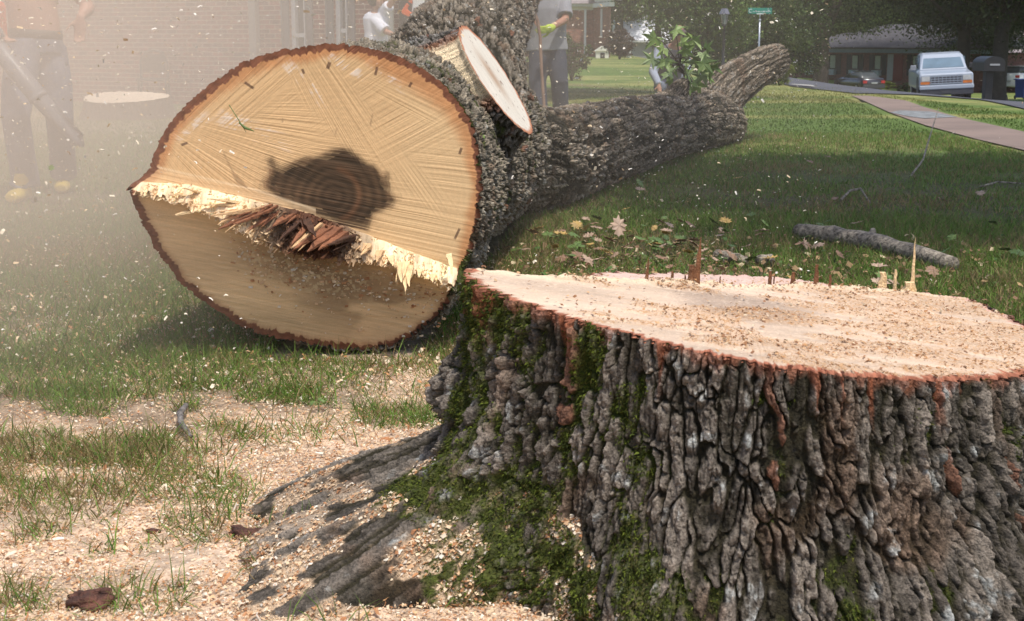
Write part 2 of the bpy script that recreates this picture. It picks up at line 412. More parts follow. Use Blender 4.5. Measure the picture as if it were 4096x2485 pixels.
# hinge line across the back of the top
hd = ty-hinge_y(tx)+.012*fbm(tx*25, ty*25, 0, 3, 8)
wide = 1.
ridge = .006*np.exp(-(hd/.022)**2)*(1+.9*fbm(tx*60, ty*90, 0, 4, 9))
back = -.008*ss(hd, 0, .015)-.015*np.clip(hd, 0, 1)
rough = .0022*fbm(tx*90, ty*140, 0, 4, 12)+.0035*fbm(tx*12, ty*20, 0, 3, 13)
heart_d = np.hypot((tx-on_top(1810, 742)[0])/.17, (ty-on_top(1810, 742)[1])/.17)+.25*fbm(tx*9, ty*9, 0, 3, 3)
dust = ss(fbm(tx*6, ty*14, 0, 4, 30)+.5*ss(tx, .2, .8)-.2*ss(hd, 0, .02), .12, .34)
tz = stz(tx, ty)+ridge+back+rough+dust*.0035*(1+fbm(tx*200, ty*300, 0, 3, 33))
rimd = ss(ra, .93, 1.)
tz = tz-(rough+dust*.003)*rimd*.8-.007*ss(ra, .988, 1.)
base = np.array([.56, .425, .315])
cc = base*(1+.22*fbm(tx*3+ty*2, ty*45-tx*5, 0, 4, 40)[..., None]+.16*fbm(tx*7, ty*7, 0, 3, 41)[..., None])
hk = ss(heart_d, 1.15, .55)[..., None]*.62*(1-ss(hd, -.01, .01)[..., None]); cc = cc*(1-hk)+np.array([.25, .185, .145])*hk
sp_ = (ss(fbm(tx*150, ty*240, 0, 2, 50), .05, .3)[..., None]*.6+.25)*dust[..., None]
cc = cc*(1-sp_)+np.array([.44, .25, .12])*sp_
wh = ss(fbm(tx*130, ty*210, 0, 2, 55), .28, .4)[..., None]*.35; cc = cc*(1-wh)+np.array([.75, .62, .48])*wh
rg = np.exp(-(hd/.02)**2)[..., None]*.75; cc = cc*(1-rg)+np.array([.74, .60, .42])*rg
pk = ss(hd, 0, .02)[..., None]*.75; cc = cc*(1-pk)+np.array([.58, .42, .365])*(1+.16*fbm(tx*80, ty*60, 0, 3, 60)[..., None])*pk
rk = ss(ra+.012*vn(ta*70, 0*ta, 0, 3), .966, .985)[..., None]; bkk = ss(ty, SY+.1, SY+.35)[..., None]; cc = cc*(1-rk)+(np.array([.34, .13, .075])*(1-bkk)+np.array([.55, .34, .27])*bkk)*(1+.4*vn(ta*200, ra*50, 0, 4)[..., None])*rk
mesh_np('sawn_top', np.stack([tx-SX, ty-SY, tz], -1), gridq(NR, NA, True), M_wood, stump, np.clip(cc, .01, .95).reshape(-1, 3))
def topz(xx, yy):
    d = yy-hinge_y(xx); return stz(xx, yy)-.008*ss(d, 0, .015)-.015*np.clip(d, 0, 1)

def splint(base, tip, w, t, m, parent, name='splinter', n=6, seed=0, off=(0, 0, 0), side=None, tp=.93):
    """a torn sliver: jagged flat-sided spike, with grain striations, from base to tip"""
    rg_ = random.Random(seed); base = Vector(base)-Vector(off); tip = Vector(tip)-Vector(off)
    ax = (tip-base); Ln = ax.length; ax.normalize()
    s_ = Vector(side) if side else Vector((1, 0, 0)); s_ = (s_-ax*s_.dot(ax)).normalized(); d = ax.cross(s_)
    b = MB(); rings = []
    for i in range(n+1):
        f = i/n; ww = w*(1-f**1.6*tp)*(.85+.3*rg_.random()); tt_ = t*(1-f*tp*.9)*(.8+.4*rg_.random())
        c0 = base+ax*Ln*f+s_*(rg_.random()-.5)*w*.18
        rings.append([c0+s_*ww*a_+d*tt_*b_ for a_, b_ in ((-.5, -.4), (-.1, -.6), (.15, -.35), (.5, -.5), (.5, .5), (0, .4), (-.5, .5))])
    k = 7; vs = [v for r_ in rings for v in r_]; fs = []
    for i in range(n):
        for j in range(k): fs.append((i*k+j, i*k+(j+1) % k, (i+1)*k+(j+1) % k, (i+1)*k+j))
    fs += [tuple(range(k-1, -1, -1)), tuple(n*k+j for j in range(k))]
    b.add(vs, fs); return b.build(name, m, parent)
def woodm(name, c, v=.35):
    m = mat(name, c, .75, var=v, vs=40, bump=.5, bs=220)
    for n_ in m.node_tree.nodes:
        if n_.type == 'TEX_NOISE': n_.inputs['Distortion'].default_value = .3
    return m
M_spd = woodm('dark_heart_splinter', (.20, .085, .035)); M_spl = woodm('pale_splinter', (.80, .58, .32), .2); M_spm = woodm('tan_splinter', (.62, .40, .21), .25)
for i, (px, ty_, by, w_, m_) in enumerate([(1555,612,680,9,M_spd),(1617,645,684,8,M_spd),(1648,655,682,5,M_spd),(1676,563,688,17,M_spd),(1664,630,686,20,M_spd),(1732,658,684,4,M_spd),(1852,645,680,9,M_spd),(1862,655,682,4,M_spd),(1908,648,686,13,M_spd),(1963,630,686,11,M_spd),(1996,655,690,7,M_spd),(2122,648,700,22,M_spl),(2152,642,700,9,M_spl),(2194,565,706,11,M_spl),(2186,672,706,34,M_spl),(1840,676,690,5,M_spd),(1490,668,676,8,M_spm),(1760,672,684,7,M_spm)]):
    a_, b_ = ray(px*1.66234, by*1.66234); yy = 3.0
    for _ in range(30): yy = (stz(a_*yy, yy)-CAM.z)/b_
    pb = Vector((a_*yy, yy, CAM.z+b_*yy-.006)); s_ = yy/F*1.66234
    lean = (6 if px == 1676 else (4 if px == 1555 else 0))
    pt = pb+Vector((lean*s_, -.004, (by-ty_)*s_*1.02))
    splint(pb, pt, w_*s_, w_*s_*.6, m_, stump, seed=i, off=(SX, SY, 0), tp=.93 if i in (0, 3, 13) else .4)

# ------------------------------------------------------------ the felled tree
log = empty('felled_tree', (-.63, 4.5, 0))
LO = Vector((-.63, 4.5, 0))
tag(log, 'massive felled tree lying on the lawn, its round sawn butt end facing us', 'felled tree')
fo = [(333,437),(350,422),(372,402),(380,372),(396,330),(425,285),(458,245),(500,208),(560,168),(630,138),(710,117),(800,107),(870,111),(930,125),(1000,155),(1060,195),(1108,248),(1138,300),(1154,370),(1162,440),(1160,520),(1148,580),(1122,640),(1106,690),(1085,730),(1060,770),(1020,805),(970,838),(900,855),(820,852),(740,838),(650,812),(600,795),(540,758),(500,728),(450,688),(418,645),(392,600),(372,555),(352,510),(338,470)]
FCX, FCY = 765, 470
YF = 4.5
def fplane(px, py): a_, b_ = ray(px*1.66234, py*1.66234); return a_*YF, CAM.z+b_*YF
FC = fplane(FCX, FCY)
fx, fz = zip(*[fplane(*p) for p in fo]); fx = np.array(fx)-FC[0]; fz = np.array(fz)-FC[1]
ft = np.unwrap(np.arctan2(fz, fx)); fr = np.hypot(fx, fz)
if ft[-1] < ft[0]: ft, fr = ft[::-1], fr[::-1]
def RF(t_):
    t2 = np.mod(t_-ft[0], 2*np.pi)+ft[0]; return np.interp(t2, np.r_[ft, ft[0]+2*np.pi], np.r_[fr, fr[0]])
rq2 = RF(tq)
for _ in range(2): rq2 = (np.roll(rq2, 1)+rq2*2+np.roll(rq2, -1))/4
def Rf(t_): return np.interp(np.mod(t_, 2*np.pi), np.r_[tq, 2*np.pi], np.r_[rq2, rq2[0]])
SC = (YF/F)*1.66234/ (cp)             # metres per full-pixel on the face (approx.)
# hinge line on the face in plane metres
hl = [fplane(*p) for p in ((330,428),(470,440),(620,480),(720,505),(830,545),(960,600),(1090,652),(1180,690))]
hlx = np.array([p[0] for p in hl]); hlz = np.array([p[1] for p in hl])
hb = [fplane(*p) for p in ((330,440),(400,462),(470,478),(560,528),(620,562),(720,598),(830,615),(960,640),(1070,688),(1180,730))]
hbx = np.array([p[0] for p in hb]); hbz = np.array([p[1] for p in hb])
slope_l = .26
def face_y(px_, pz_):
    """depth of the cut surface (relative to YF) at plane coords; also masks"""
    jag = .010*fbm(px_*30, pz_*8, 0, 3, 4)
    jag2 = .016*fbm(px_*45, pz_*6, 0, 4, 6)+.012*vn(px_*90, 0*px_, 0, 7)
    zt = np.interp(px_, hlx, hlz)+jag*.3; zl = np.interp(px_, hbx, hbz)+jag2
    w_ = np.maximum(zt-zl, .012)
    d = (zt-pz_)/w_                   # 0 at top of the ledge, 1 at its lower lip
    led = (d > 0) & (d < 1); low = d >= 1
    torn = fbm(px_*55, pz_*22, 0, 4, 14)
    yv = np.where(led, -(.085*np.clip(d, 0, 1)**.8)+.018*torn, 0)
    below = np.maximum(np.interp(px_, hbx, hbz)-pz_, 0)
    yl = -.035+slope_l*below-.03*np.exp(-below/.03)*0
    # a second, shallower facet just under the lip
    yl = np.where(low, yl, 0)
    yv = np.where(low, yl+.001*fbm(px_*20, pz_*120, 0, 3, 15), yv)
    tiltx = .16*(px_-FC[0])            # the face turns a little to the left
    return yv, led, low, d, below, torn, tiltx
NR, NA = 430, 2000
ra = (np.linspace(0, 1, NR)[:, None]**.8)+np.zeros((1, NA)); ta = np.linspace(0, 2*np.pi, NA, endpoint=False)[None, :]+np.zeros((NR, 1))
serr = .008*np.abs(vn(ta*17+1.5*vn(ta*5, 0*ta, 0, 70), 0*ta, 0, 71))**.6*1.6*(.6+.5*vn(ta*3, 0*ta, 0, 73))+.003*vn(ta*90, 0*ta, 0, 72)-.006
Rr = Rf(ta)+serr
px_ = FC[0]+ra*Rr*np.cos(ta); pz_ = FC[1]+ra*Rr*np.sin(ta)
yv, led, low, dl, below, torn, tiltx = face_y(px_, pz_)
u = px_; v = pz_
def lines(ang, f, s, warp=.0):
    a_ = R(ang); q_ = -u*math.sin(a_)+v*math.cos(a_); p_ = u*math.cos(a_)+v*math.sin(a_)
    return vn(q_*f+warp*p_*p_*8, p_*3, 0, s)*.6+vn(q_*f*2.3, p_*4, 0, s+1)*.4
def pf(a, b): return fplane(a, b)
def zone(cx, cy, rx, ry, ang=0, soft=.25, s=0):
    c0 = pf(cx, cy); a_ = R(ang); dx = u-c0[0]; dz = v-c0[1]
    p_ = (dx*math.cos(a_)+dz*math.sin(a_))/(rx*SC); q_ = (-dx*math.sin(a_)+dz*math.cos(a_))/(ry*SC)
    return ss(np.maximum(np.abs(p_), np.abs(q_))+.08*fbm(u*12, v*12, 0, 3, s), 1+soft/2, 1-soft/2)
def fan(cx, cy, f, s):
    c0 = pf(cx, cy); du_, dv_ = u-c0[0], v-c0[1]; rr_ = np.hypot(du_, dv_); an = np.arctan2(dv_, du_)*np.median(rr_)+.004*fbm(u*5, v*5, 0, 2, s+3)
    return vn(an*f, rr_*2.5, 0, s)*.5+vn(an*f*2.4, rr_*4, 0, s+1)*.5
L_a = fan(-700, 160, 150, 1)                     # long kerf marks over the lower right
L_b = fan(-150, 900, 160, 3)                         # crossing marks at the top
L_c = fan(450, -350, 130, 5)
L_d = fan(330, 250, 120, 7)
L_e = fan(300, -100, 130, 9)
gv = L_a.copy()
ztop_ = ss((v-pf(765, 330)[1])+.30*(pf(765, 330)[0]-u)*0+.03*fbm(u*6, v*6, 0, 2, 2), -.03, .03)
gv = gv*(1-ztop_)+L_b*ztop_
for (cx, cy, rx, ry, an, Lx, s_) in ((620, 330, 150, 60, 18, L_d, 1), (860, 280, 170, 24, -53, L_c, 2), (930, 350, 190, 22, -50, L_c, 3), (760, 240, 150, 20, -50, L_c, 4), (640, 210, 80, 30, 45, L_b, 5), (1000, 330, 90, 50, 12, L_b, 6), (500, 400, 120, 25, -14, L_d, 7), (980, 230, 70, 30, -28, L_e, 8), (700, 400, 150, 26, -20, L_d, 9)):
    zz = zone(cx, cy, rx*1.15, ry*1.15, an, 1.3, s_)*.75; gv = gv*(1-zz)+Lx*1.1*zz
rings = np.hypot((u-pf(800, 470)[0]), (v-pf(800, 470)[1])*1.08)
base = np.array([.64, .42, .215])
tone = fbm(u*3, v*3, 0, 3, 20)[..., None]
cc = base*(1+.12*tone)*(1+.10*gv[..., None]+.05*fbm(u*90, v*90, 0, 3, 23)[..., None])*(1+.03*np.sin(rings*330+6*fbm(u*3, v*3, 0, 2, 22))[..., None])
pale = ss(v+.1*tone[..., 0]+.15*u, pf(1, 420)[1]+.02, pf(1, 300)[1])[..., None]*.0
right = ss(u-.25*(v-FC[1]), pf(850, 1)[0], pf(1000, 1)[0])[..., None]*.5; cc = cc*(1-right)+np.array([.70, .49, .265])*(1+.13*gv[..., None])*right
# sap-wet edge, orange, widest at the upper right
ew = .055+.05*np.exp(-((ta-.75)/.5)**2)+.02*vn(ta*3, 0*ta, 0, 90)
ed = (1-ra)*Rr
ek = ss(ed+.012*fbm(u*10, v*10, 0, 3, 91), ew, ew*.45)[..., None]*.8
cc = cc*(1-ek)+np.array([.50, .22, .085])*(1+.18*gv[..., None]+.2*fbm(u*40, v*40, 0, 3, 92)[..., None])*ek
# heart stain
hp = [pf(500+.903*a_-500 if False else (500+.903*a_)/1.66234, (150+.903*b_)/1.66234) for a_, b_ in ((610,670),(612,640),(640,600),(618,548),(650,532),(690,575),(740,545),(850,522),(900,505),(960,478),(1010,500),(1080,555),(1165,620),(1175,690),(1195,720),(1175,760),(1130,780),(1090,800),(1075,860),(950,840),(760,745))]
wu_ = .013*fbm(u*26, v*26, 0, 4, 95)+.004*gv
hk = inpoly(u+wu_, v+wu_, hp)
def soft_poly(poly, dlt=.009):
    a_ = 0.
    for dx, dz in ((0, 0), (dlt, 0), (-dlt, 0), (0, dlt), (0, -dlt)): a_ = a_+inpoly(u+wu_+dx, v+wu_+dz, poly)*.2
    return a_
sp1 = soft_poly(hp); sp3 = (sp1+soft_poly(hp, .014)+soft_poly(hp, .024))/3; hk = np.clip(.45*sp1+.55*sp3+.45*gv*(sp3 > .03)*(sp3 < .97), 0, 1)[..., None]
hc = (np.array([.034, .019, .011])+np.array([.075, .042, .02])*ss(sp3+.5*fbm(u*9, v*9, 0, 3, 98), 1.05, .45)[..., None])*np.clip(1+1.5*gv[..., None]+.35*np.sin(rings*190+5*fbm(u*6, v*6, 0, 2, 99))[..., None], .3, 2.4)*(1+.5*fbm(u*14, v*20, 0, 4, 96)[..., None])+np.array([.05, .017, .006])*np.exp(-((rings-.085-.02*fbm(u*9, v*9, 0, 2, 4))/.012)**2)[..., None]*ss(u-pf(790, 1)[0], 0, .03)[..., None]+np.array([.22, .13, .06])*ss(gv*(.4+fbm(u*6, v*6, 0, 2, 97)), .3, .6)[..., None]
cc = cc*(1-hk*.95)+hc*hk*.95
# pale kerf dust streaks
for cx, cy, rx, ry, an, s_ in ((640, 320, 60, 16, -25, 21), (735, 200, 60, 12, -48, 22), (830, 160, 45, 10, -30, 23), (470, 300, 40, 14, 35, 24), (930, 185, 45, 9, -40, 25), (580, 300, 45, 16, -25, 26)):
    k_ = zone(cx, cy, rx, ry, an, .9, s_)*ss(gv+.4*fbm(u*50, v*50, 0, 2, 3), .0, .5); k_ = k_[..., None]*.6
    cc = cc*(1-k_)+np.array([.80, .72, .64])*k_
# small dark resin marks
for cx, cy, rx, ry, an in ((604,205,12,3,-35),(790,158,4,8,-20),(903,172,3,10,-15),(455,343,8,3,20),(1106,368,3,8,-20),(1098,570,3,14,-25),(985,205,3,6,-30),(730,172,3,6,20),(445,556,3,12,10),(462,628,3,10,25),(925,742,6,2,-30),(640,700,8,2,-20),(560,640,5,2,0)):
    k_ = zone(cx, cy, rx, ry, an, .5, 33)[..., None]*.8; cc = cc*(1-k_)+np.array([.09, .045, .03])*k_
# the pale long step line above the hinge
lnx = [pf(*p) for p in ((385,395),(620,455),(760,505))]; lz = np.interp(u, [p[0] for p in lnx], [p[1] for p in lnx])
ln = np.exp(-((v-lz)/.004)**2)*(u < lnx[-1][0]); cc = cc*(1-ln[..., None]*.6)+np.array([.85, .66, .42])*ln[..., None]*.6
# below the step line, slightly proud and fresher
fr_ = ((v < lz) & (u < lnx[-1][0]) & ~low & ~led)[..., None]*.35; cc = cc*(1-fr_)+np.array([.78, .55, .32])*(1+.16*gv[..., None])*fr_
# lower cut: grainy lines running right and down
gl = lines(-14, 190, 61, .5)*.6+lines(-22, 60, 63, .6)*.5
lowc = np.array([.68, .46, .25])*(1+.20*gl[..., None])*(1+.28*fbm(u*4, v*9, 0, 4, 64)[..., None])
ekl = ss(ed, .045, .012)[..., None]*.7; lowc = lowc*(1-ekl)+np.array([.34, .15, .07])*ekl
st = (ss(fbm(u*5, v*14, 0, 4, 65), .0, .35)*np.exp(-((below-.15)/.10)**2)*ss(u, pf(640, 1)[0], pf(820, 1)[0])*.6)[..., None]
lowc = lowc*(1-st)+np.array([.17, .10, .05])*st
hst = (np.exp(-((u-pf(740, 1)[0])/.24)**2)*ss(below+.05*fbm(u*8, v*20, 0, 3, 67), .22, .02)*.8)[..., None]
lowc = lowc*(1-hst)+np.array([.13, .075, .04])*(1+.4*gl[..., None])*hst
sd_ = (ss(fbm(u*110, v*110, 0, 2, 66), .05, .22)*np.exp(-((below-.09-.22*np.clip(u-pf(560, 1)[0], -1, 0))/.05)**2)*ss(u, pf(540, 1)[0], pf(620, 1)[0])*ss(u, pf(1000, 1)[0], pf(800, 1)[0])*.5)[..., None]
lowc = lowc*(1-sd_)+np.array([.70, .56, .34])*sd_
cc = np.where(low[..., None], lowc, cc)
# torn ledge: pale at both ends; dark middle is heart plus painted cavity shade
mid = np.exp(-((u-pf(745, 1)[0])/(.17))**4)[..., None]
ledc = (np.array([.88, .68, .44])*(1-mid)+np.array([.085, .034, .017])*mid)*(1+.6*torn[..., None])
cc = np.where(led[..., None], ledc, cc)
# cut bark ring
bt = .017+.011*np.abs(vn(ta*30, 0*ta, 0, 71))
bk = ss(ed, bt+.003, bt-.002)[..., None]
cc = cc*(1-bk)+np.array([.185, .072, .038])*(1+.5*fbm(u*60, v*60, 0, 3, 93)[..., None])*bk
groove = (.0011*gv*(1-low))
yy_ = yv+tiltx-groove+.0009*gl*low
mesh_np('sawn_face', np.stack([px_-LO.x, yy_+YF-LO.y, pz_], -1), gridq(NR, NA, True), M_wood, log, np.clip(cc, .008, .95).reshape(-1, 3))
fy_edge = yy_[-1]; fR_edge = Rr[-1]; fth = ta[0]

def stem(name, pts, rads, parent, off, nt, nl, s, seed_end=None, el=.3, amp=.03, moss=None, grey=(.2, .185, .165), m=None, red=.03, rough_sh=None, start=None, cr=1., dens_=1., kink=0.):
    """a bark covered tube along a smooth path"""
    P = np.array([tuple(p) for p in pts]); n = len(P); tt_ = np.r_[0, np.cumsum(np.linalg.norm(np.diff(P, axis=0), axis=1))]
    Lt = tt_[-1]; s_ = np.linspace(0, Lt, nl)
    def cr_(vals):
        m_ = np.gradient(vals, tt_); i = np.clip(np.searchsorted(tt_, s_)-1, 0, n-2); h = tt_[i+1]-tt_[i]; f = (s_-tt_[i])/h
        return (2*f**3-3*f**2+1)*vals[i]+(f**3-2*f**2+f)*h*m_[i]+(-2*f**3+3*f**2)*vals[i+1]+(f**3-f**2)*h*m_[i+1]
    c0 = np.stack([cr_(P[:, k_]) for k_ in range(3)], -1); rd = cr_(np.array(rads, float))
    T = np.gradient(c0, axis=0); T /= np.linalg.norm(T, axis=1)[:, None]
    B = np.cross(T, [0, 0, 1.]); B /= np.linalg.norm(B, axis=1)[:, None]; U_ = np.cross(B, T)
    th = np.linspace(0, 2*np.pi, nt, endpoint=False)[None, :]; 
    rr = rd[:, None]+0*th
    if start is not None: rr = start(th, s_[:, None], rr)
    shp = 1+.05*np.sin(2*th+seed_end_(s))+.03*np.sin(3*th+s)+.05*fbm(np.cos(th)*1.5+s, np.sin(th)*1.5, s_[:, None]*1.5, 3, s)
    rr = rr*(shp if start is None else 1+(shp-1)*ss(s_[:, None], .3, 1.))
    a0 = rd.mean(); per = 2*np.pi*a0
    cx_, cy_ = np.cos(th)*a0+0*rr, np.sin(th)*a0+0*rr; vv = s_[:, None]+0*rr+kink*cx_
    bh, idn, fine = bark_h(cx_*dens_, cy_*dens_, vv*dens_, th/(2*np.pi)*per*dens_+0*rr, per*dens_, s, el, cr)
    rr2 = rr+(bh-.8)*amp
    V = c0[:, None, :]+B[:, None, :]*(np.cos(th)*rr2)[..., None]+U_[:, None, :]*(np.sin(th)*rr2)[..., None]
    V = V+(T[:, None, :]*(.25*amp*fine)[..., None])
    mo = (moss(th+0*rr, s_[:, None]+0*rr) if moss else 0.)
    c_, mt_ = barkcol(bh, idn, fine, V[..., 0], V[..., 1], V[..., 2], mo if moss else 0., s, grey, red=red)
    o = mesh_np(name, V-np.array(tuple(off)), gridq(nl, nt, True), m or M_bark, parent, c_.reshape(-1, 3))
    return o, V, c0, rd, B, U_, T
def seed_end_(s): return s*1.7
def endcap(name, ring, off, parent, c1=(.3, .13, .07), c2=(.55, .36, .2), nr=24, s=0, push=0.):
    ring = np.asarray(ring); cen = ring.mean(0); n = len(ring)
    r_ = np.linspace(0, 1, nr)[:, None, None]; V = cen+(ring[None]-cen)*r_
    nrm = np.cross(ring[n//4]-cen, ring[0]-cen); nrm /= np.linalg.norm(nrm)
    V = V+nrm*(.003*fbm(V[..., 0]*40, V[..., 1]*40, V[..., 2]*40, 3, s))[..., None]
    k_ = ss(r_[..., 0], .86, .95)[..., None]+0*V[..., :1]
    c_ = np.array(c2)*(1-k_)+np.array(c1)*k_; c_ = c_*(1+.25*fbm(V[..., 0]*60, V[..., 1]*60, V[..., 2]*60, 3, s+1)[..., None])
    return mesh_np(name, V-np.array(tuple(off)), gridq(nr, n, True), M_wood, parent, np.clip(c_, .01, .9).reshape(-1, 3))
# trunk: its first ring is the outline of the cut face
P0 = Vector((FC[0], YF, FC[1]))
def tstart(th, s_, rr):
    k_ = ss(s_, .0, 1.6); th_ = -(th)+np.pi          # B points to +x.. handled below
    return Rf(th)*(1-k_)+rr*k_
tp = [P0, Vector((-.56, 5.2, .50)), Vector((-.47, 6.0, .49)), Vector((-.33, 7.0, .47)), Vector((-.2, 7.9, .45)), Vector((-.1, 8.35, .42))]
tr = [.52, .51, .48, .46, .43, .36]
ntk, nlk = 1500, 700
trunk, TV, Tc, Trd, TB, TU, TT = stem('trunk_bark', tp, tr, log, LO, ntk, nlk, 3, el=.24, dens_=.8, amp=.034, start=tstart, grey=(.20, .168, .125), red=.006, cr=1., moss=lambda t_, s_: .36+.0*t_)
# join the first ring of the bark to the cut face
me = trunk.data; co = np.empty(len(me.vertices)*3, np.float32); me.vertices.foreach_get('co', co); co = co.reshape(nlk, ntk, 3)
thk = np.linspace(0, 2*np.pi, ntk, endpoint=False)
ex = FC[0]+np.interp(thk, np.r_[fth, 2*np.pi], np.r_[fR_edge, fR_edge[0]])*np.cos(thk)
ez = FC[1]+np.interp(thk, np.r_[fth, 2*np.pi], np.r_[fR_edge, fR_edge[0]])*np.sin(thk)
ey = YF+np.interp(thk, np.r_[fth, 2*np.pi], np.r_[fy_edge, fy_edge[0]])
edge = np.stack([ex, ey, ez], -1)-np.array(tuple(LO))
bulge = .006
kk = ss(np.linspace(0, 1, nlk), 0, .012)[:, None, None]
yoff = (ey-YF)[None, :]*(1-ss(np.linspace(0, 1, nlk), 0, .12)[:, None])
co[..., 1] += yoff
co = co*kk+edge[None]*(1-kk)
me.vertices.foreach_set('co', co.ravel()); me.update()
# second stem lying on the grass, then the one rising behind
def G(px, py, Y): return fu(px, py, Y)
s2 = [Vector((-.2, 7.7, .40)), G(1300, 385, 8.7), G(1400, 358, 9.6), G(1500, 331, 10.7), G(1600, 305, 12.0), G(1690, 292, 13.3), G(1735, 300, 14.0), G(1752, 308, 14.3)]
o2, V2, *_ = stem('fallen_stem', s2, [.34, .315, .30, .295, .27, .275, .24, .20], log, LO, 900, 900, 11, el=.10, amp=.026, grey=(.215, .172, .125), red=.0, m=M_barkfar, cr=.3, dens_=.85, kink=.55)
endcap('stem_cut', V2[-1], LO, log, (.05, .035, .025), (.12, .08, .05), s=3)
s3 = [G(1600, 330, 13.0), G(1690, 275, 13.6), G(1750, 215, 14.0), G(1800, 178, 14.3), G(1850, 152, 14.6), G(1874, 141, 14.75)]
o3, V3, *_ = stem('raised_limb', s3, [.23, .25, .215, .19, .175, .15], log, LO, 600, 420, 17, el=.09, amp=.022, grey=(.205, .165, .12), red=.0, m=M_barkfar, cr=.2, kink=.4)
endcap('limb_cut', V3[-1], LO, log, (.3, .11, .05), (.5, .33, .2), s=5)
s4 = [Vector((-.30, 6.9, .55)), G(1085, 205, 7.6), G(1110, 125, 8.4), G(1150, 50, 9.3), G(1195, -30, 10.3), G(1235, -110, 11.2), G(1260, -160, 11.8)]
o4, V4, *_ = stem('rising_stem', s4, [.38, .39, .36, .335, .31, .29, .27], log, LO, 1000, 700, 23, el=.2, amp=.028, grey=(.205, .172, .13), red=.006, cr=.5, kink=.5)
endcap('stem_cut', V4[-1], LO, log, s=7)
# short broken stub where the twig grows
s5 = [G(1590, 262, 12.0), G(1618, 238, 12.1), G(1640, 214, 12.2), G(1648, 206, 12.25)]
o5, V5, *_ = stem('limb_stub', s5, [.13, .10, .085, .07], log, LO, 200, 120, 29, el=.28, amp=.012, grey=(.25, .2, .15), red=.0, m=M_barkfar)
endcap('limb_cut', V5[-1], LO, log, (.3, .12, .06), (.6, .3, .15), s=9)
b = MB(); b.tube([G(1490, 244, 10.6), G(1515, 240, 10.6), G(1532, 236, 10.6)], [.035, .03, .02], 8); b.build('knot', mat('knot_bark', (.1, .08, .06), .9, bump=.6), log, True, M=Matrix.Translation(-LO))
# pale flush cut of a limb on the trunk's flank
SCn = fu(1191, 191, 5.9); la = Vector((.56, .03, -.83)).normalized(); nn = Vector((.80, -.27, .54)); nn = (nn-la*nn.dot(la)).normalized(); mb_ = nn.cross(la)
NR, NA = 90, 500
r_ = np.linspace(0, 1, NR)[:, None]+np.zeros((1, NA)); t_ = np.linspace(0, 2*np.pi, NA, endpoint=False)[None, :]+np.zeros((NR, 1))
ou = 1+.03*np.sin(3*t_+1)+.02*vn(t_*9, 0*t_, 0, 3)+.012*vn(t_*30, 0*t_, 0, 4)
A_, B_ = .262, .175
pu, pv = r_*ou*A_*np.cos(t_), r_*ou*B_*np.sin(t_)
hgt = .002*fbm(pu*20, pv*90, 0, 3, 5)
Vs = np.array(tuple(SCn))+pu[..., None]*np.array(tuple(la))+pv[..., None]*np.array(tuple(mb_))+hgt[..., None]*np.array(tuple(nn))
c_ = np.array([.64, .585, .50])*(1+.10*fbm(pu*12, pv*120, 0, 3, 6)[..., None])
k_ = ss(r_, .90, .96)[..., None]; c_ = c_*(1-k_)+np.array([.48, .22, .12])*k_
k_ = ss(r_, .97, 1)[..., None]; c_ = c_*(1-k_)+np.array([.30, .11, .06])*k_
k_ = (np.exp(-((pv+.0)/.035)**2-((pu+.02)/.11)**2)*.8)[..., None]; c_ = c_*(1-k_)+np.array([.36, .22, .13])*k_
k_ = (ss(fbm(pu*40, pv*60, 0, 2, 8), .42, .5)*.7)[..., None]; c_ = c_*(1-k_)+np.array([.2, .12, .08])*k_
slab = mesh_np('limb_scar', Vs-np.array(tuple(LO)), gridq(NR, NA, True), M_wood, log, c_.reshape(-1, 3))
# the collar behind it, running down into the trunk
NLc = 90; f = np.linspace(0, 1, NLc)[:, None]; t1 = t_[:1]
ringo = Vs[-1]; depth_ = .30
uu = ss(np.abs(np.angle(np.exp(1j*(t1-4.25)))), .70, .5)*ss(f+.12*fbm(t1*5, f*5, 0, 3, 45), .95, .85)
bh, idn, fine = bark_h(np.cos(t1)*.25+0*f, np.sin(t1)*.25+0*f, f*depth_*1.3+0*t1, t1/(2*np.pi)*1.5+0*f, 1.5, 41, .4)
sp2 = 1+.30*ss(f, 0, 1)
Vc = np.array(tuple(SCn))+(ringo[None]-np.array(tuple(SCn)))*(sp2+((bh-.5)*.10*(1-uu)-.06*uu+.02*fbm(t1*8, f*3, 0, 3, 47)*uu)*ss(f, 0, .1))[..., None]-(f*depth_)[..., None]*np.array(tuple(nn))
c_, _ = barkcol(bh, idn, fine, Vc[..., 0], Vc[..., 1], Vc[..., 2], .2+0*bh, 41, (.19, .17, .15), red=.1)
# torn patch: raw pale wood on the side toward us
tm = (ss(np.cos(t1-math.pi*.98+.15), .45, .62)*ss(f, .9, .6)*ss(fbm(np.cos(t1)*4, np.sin(t1)*4, f*6, 3, 44), -.35, -.2))
c_ = c_*(1-uu[..., None])+np.array([.80, .64, .42])*(1+.25*fbm(t1*60, f*6, 0, 3, 46)[..., None])*uu[..., None]
rdr = (ss(np.abs(np.angle(np.exp(1j*(t1-4.25)))), .85, .6)*(1-uu)*ss(f, 1., .85))[..., None]*.7
c_ = c_*(1-rdr)+np.array([.36, .15, .075])*rdr*(1+.4*fine[..., None])
Vc = Vc-(np.array(tuple(nn))*.0)
mesh_np('limb_collar', Vc-np.array(tuple(LO)), gridq(NLc, NA, True), M_bark, log, np.clip(c_, .01, .95).reshape(-1, 3))

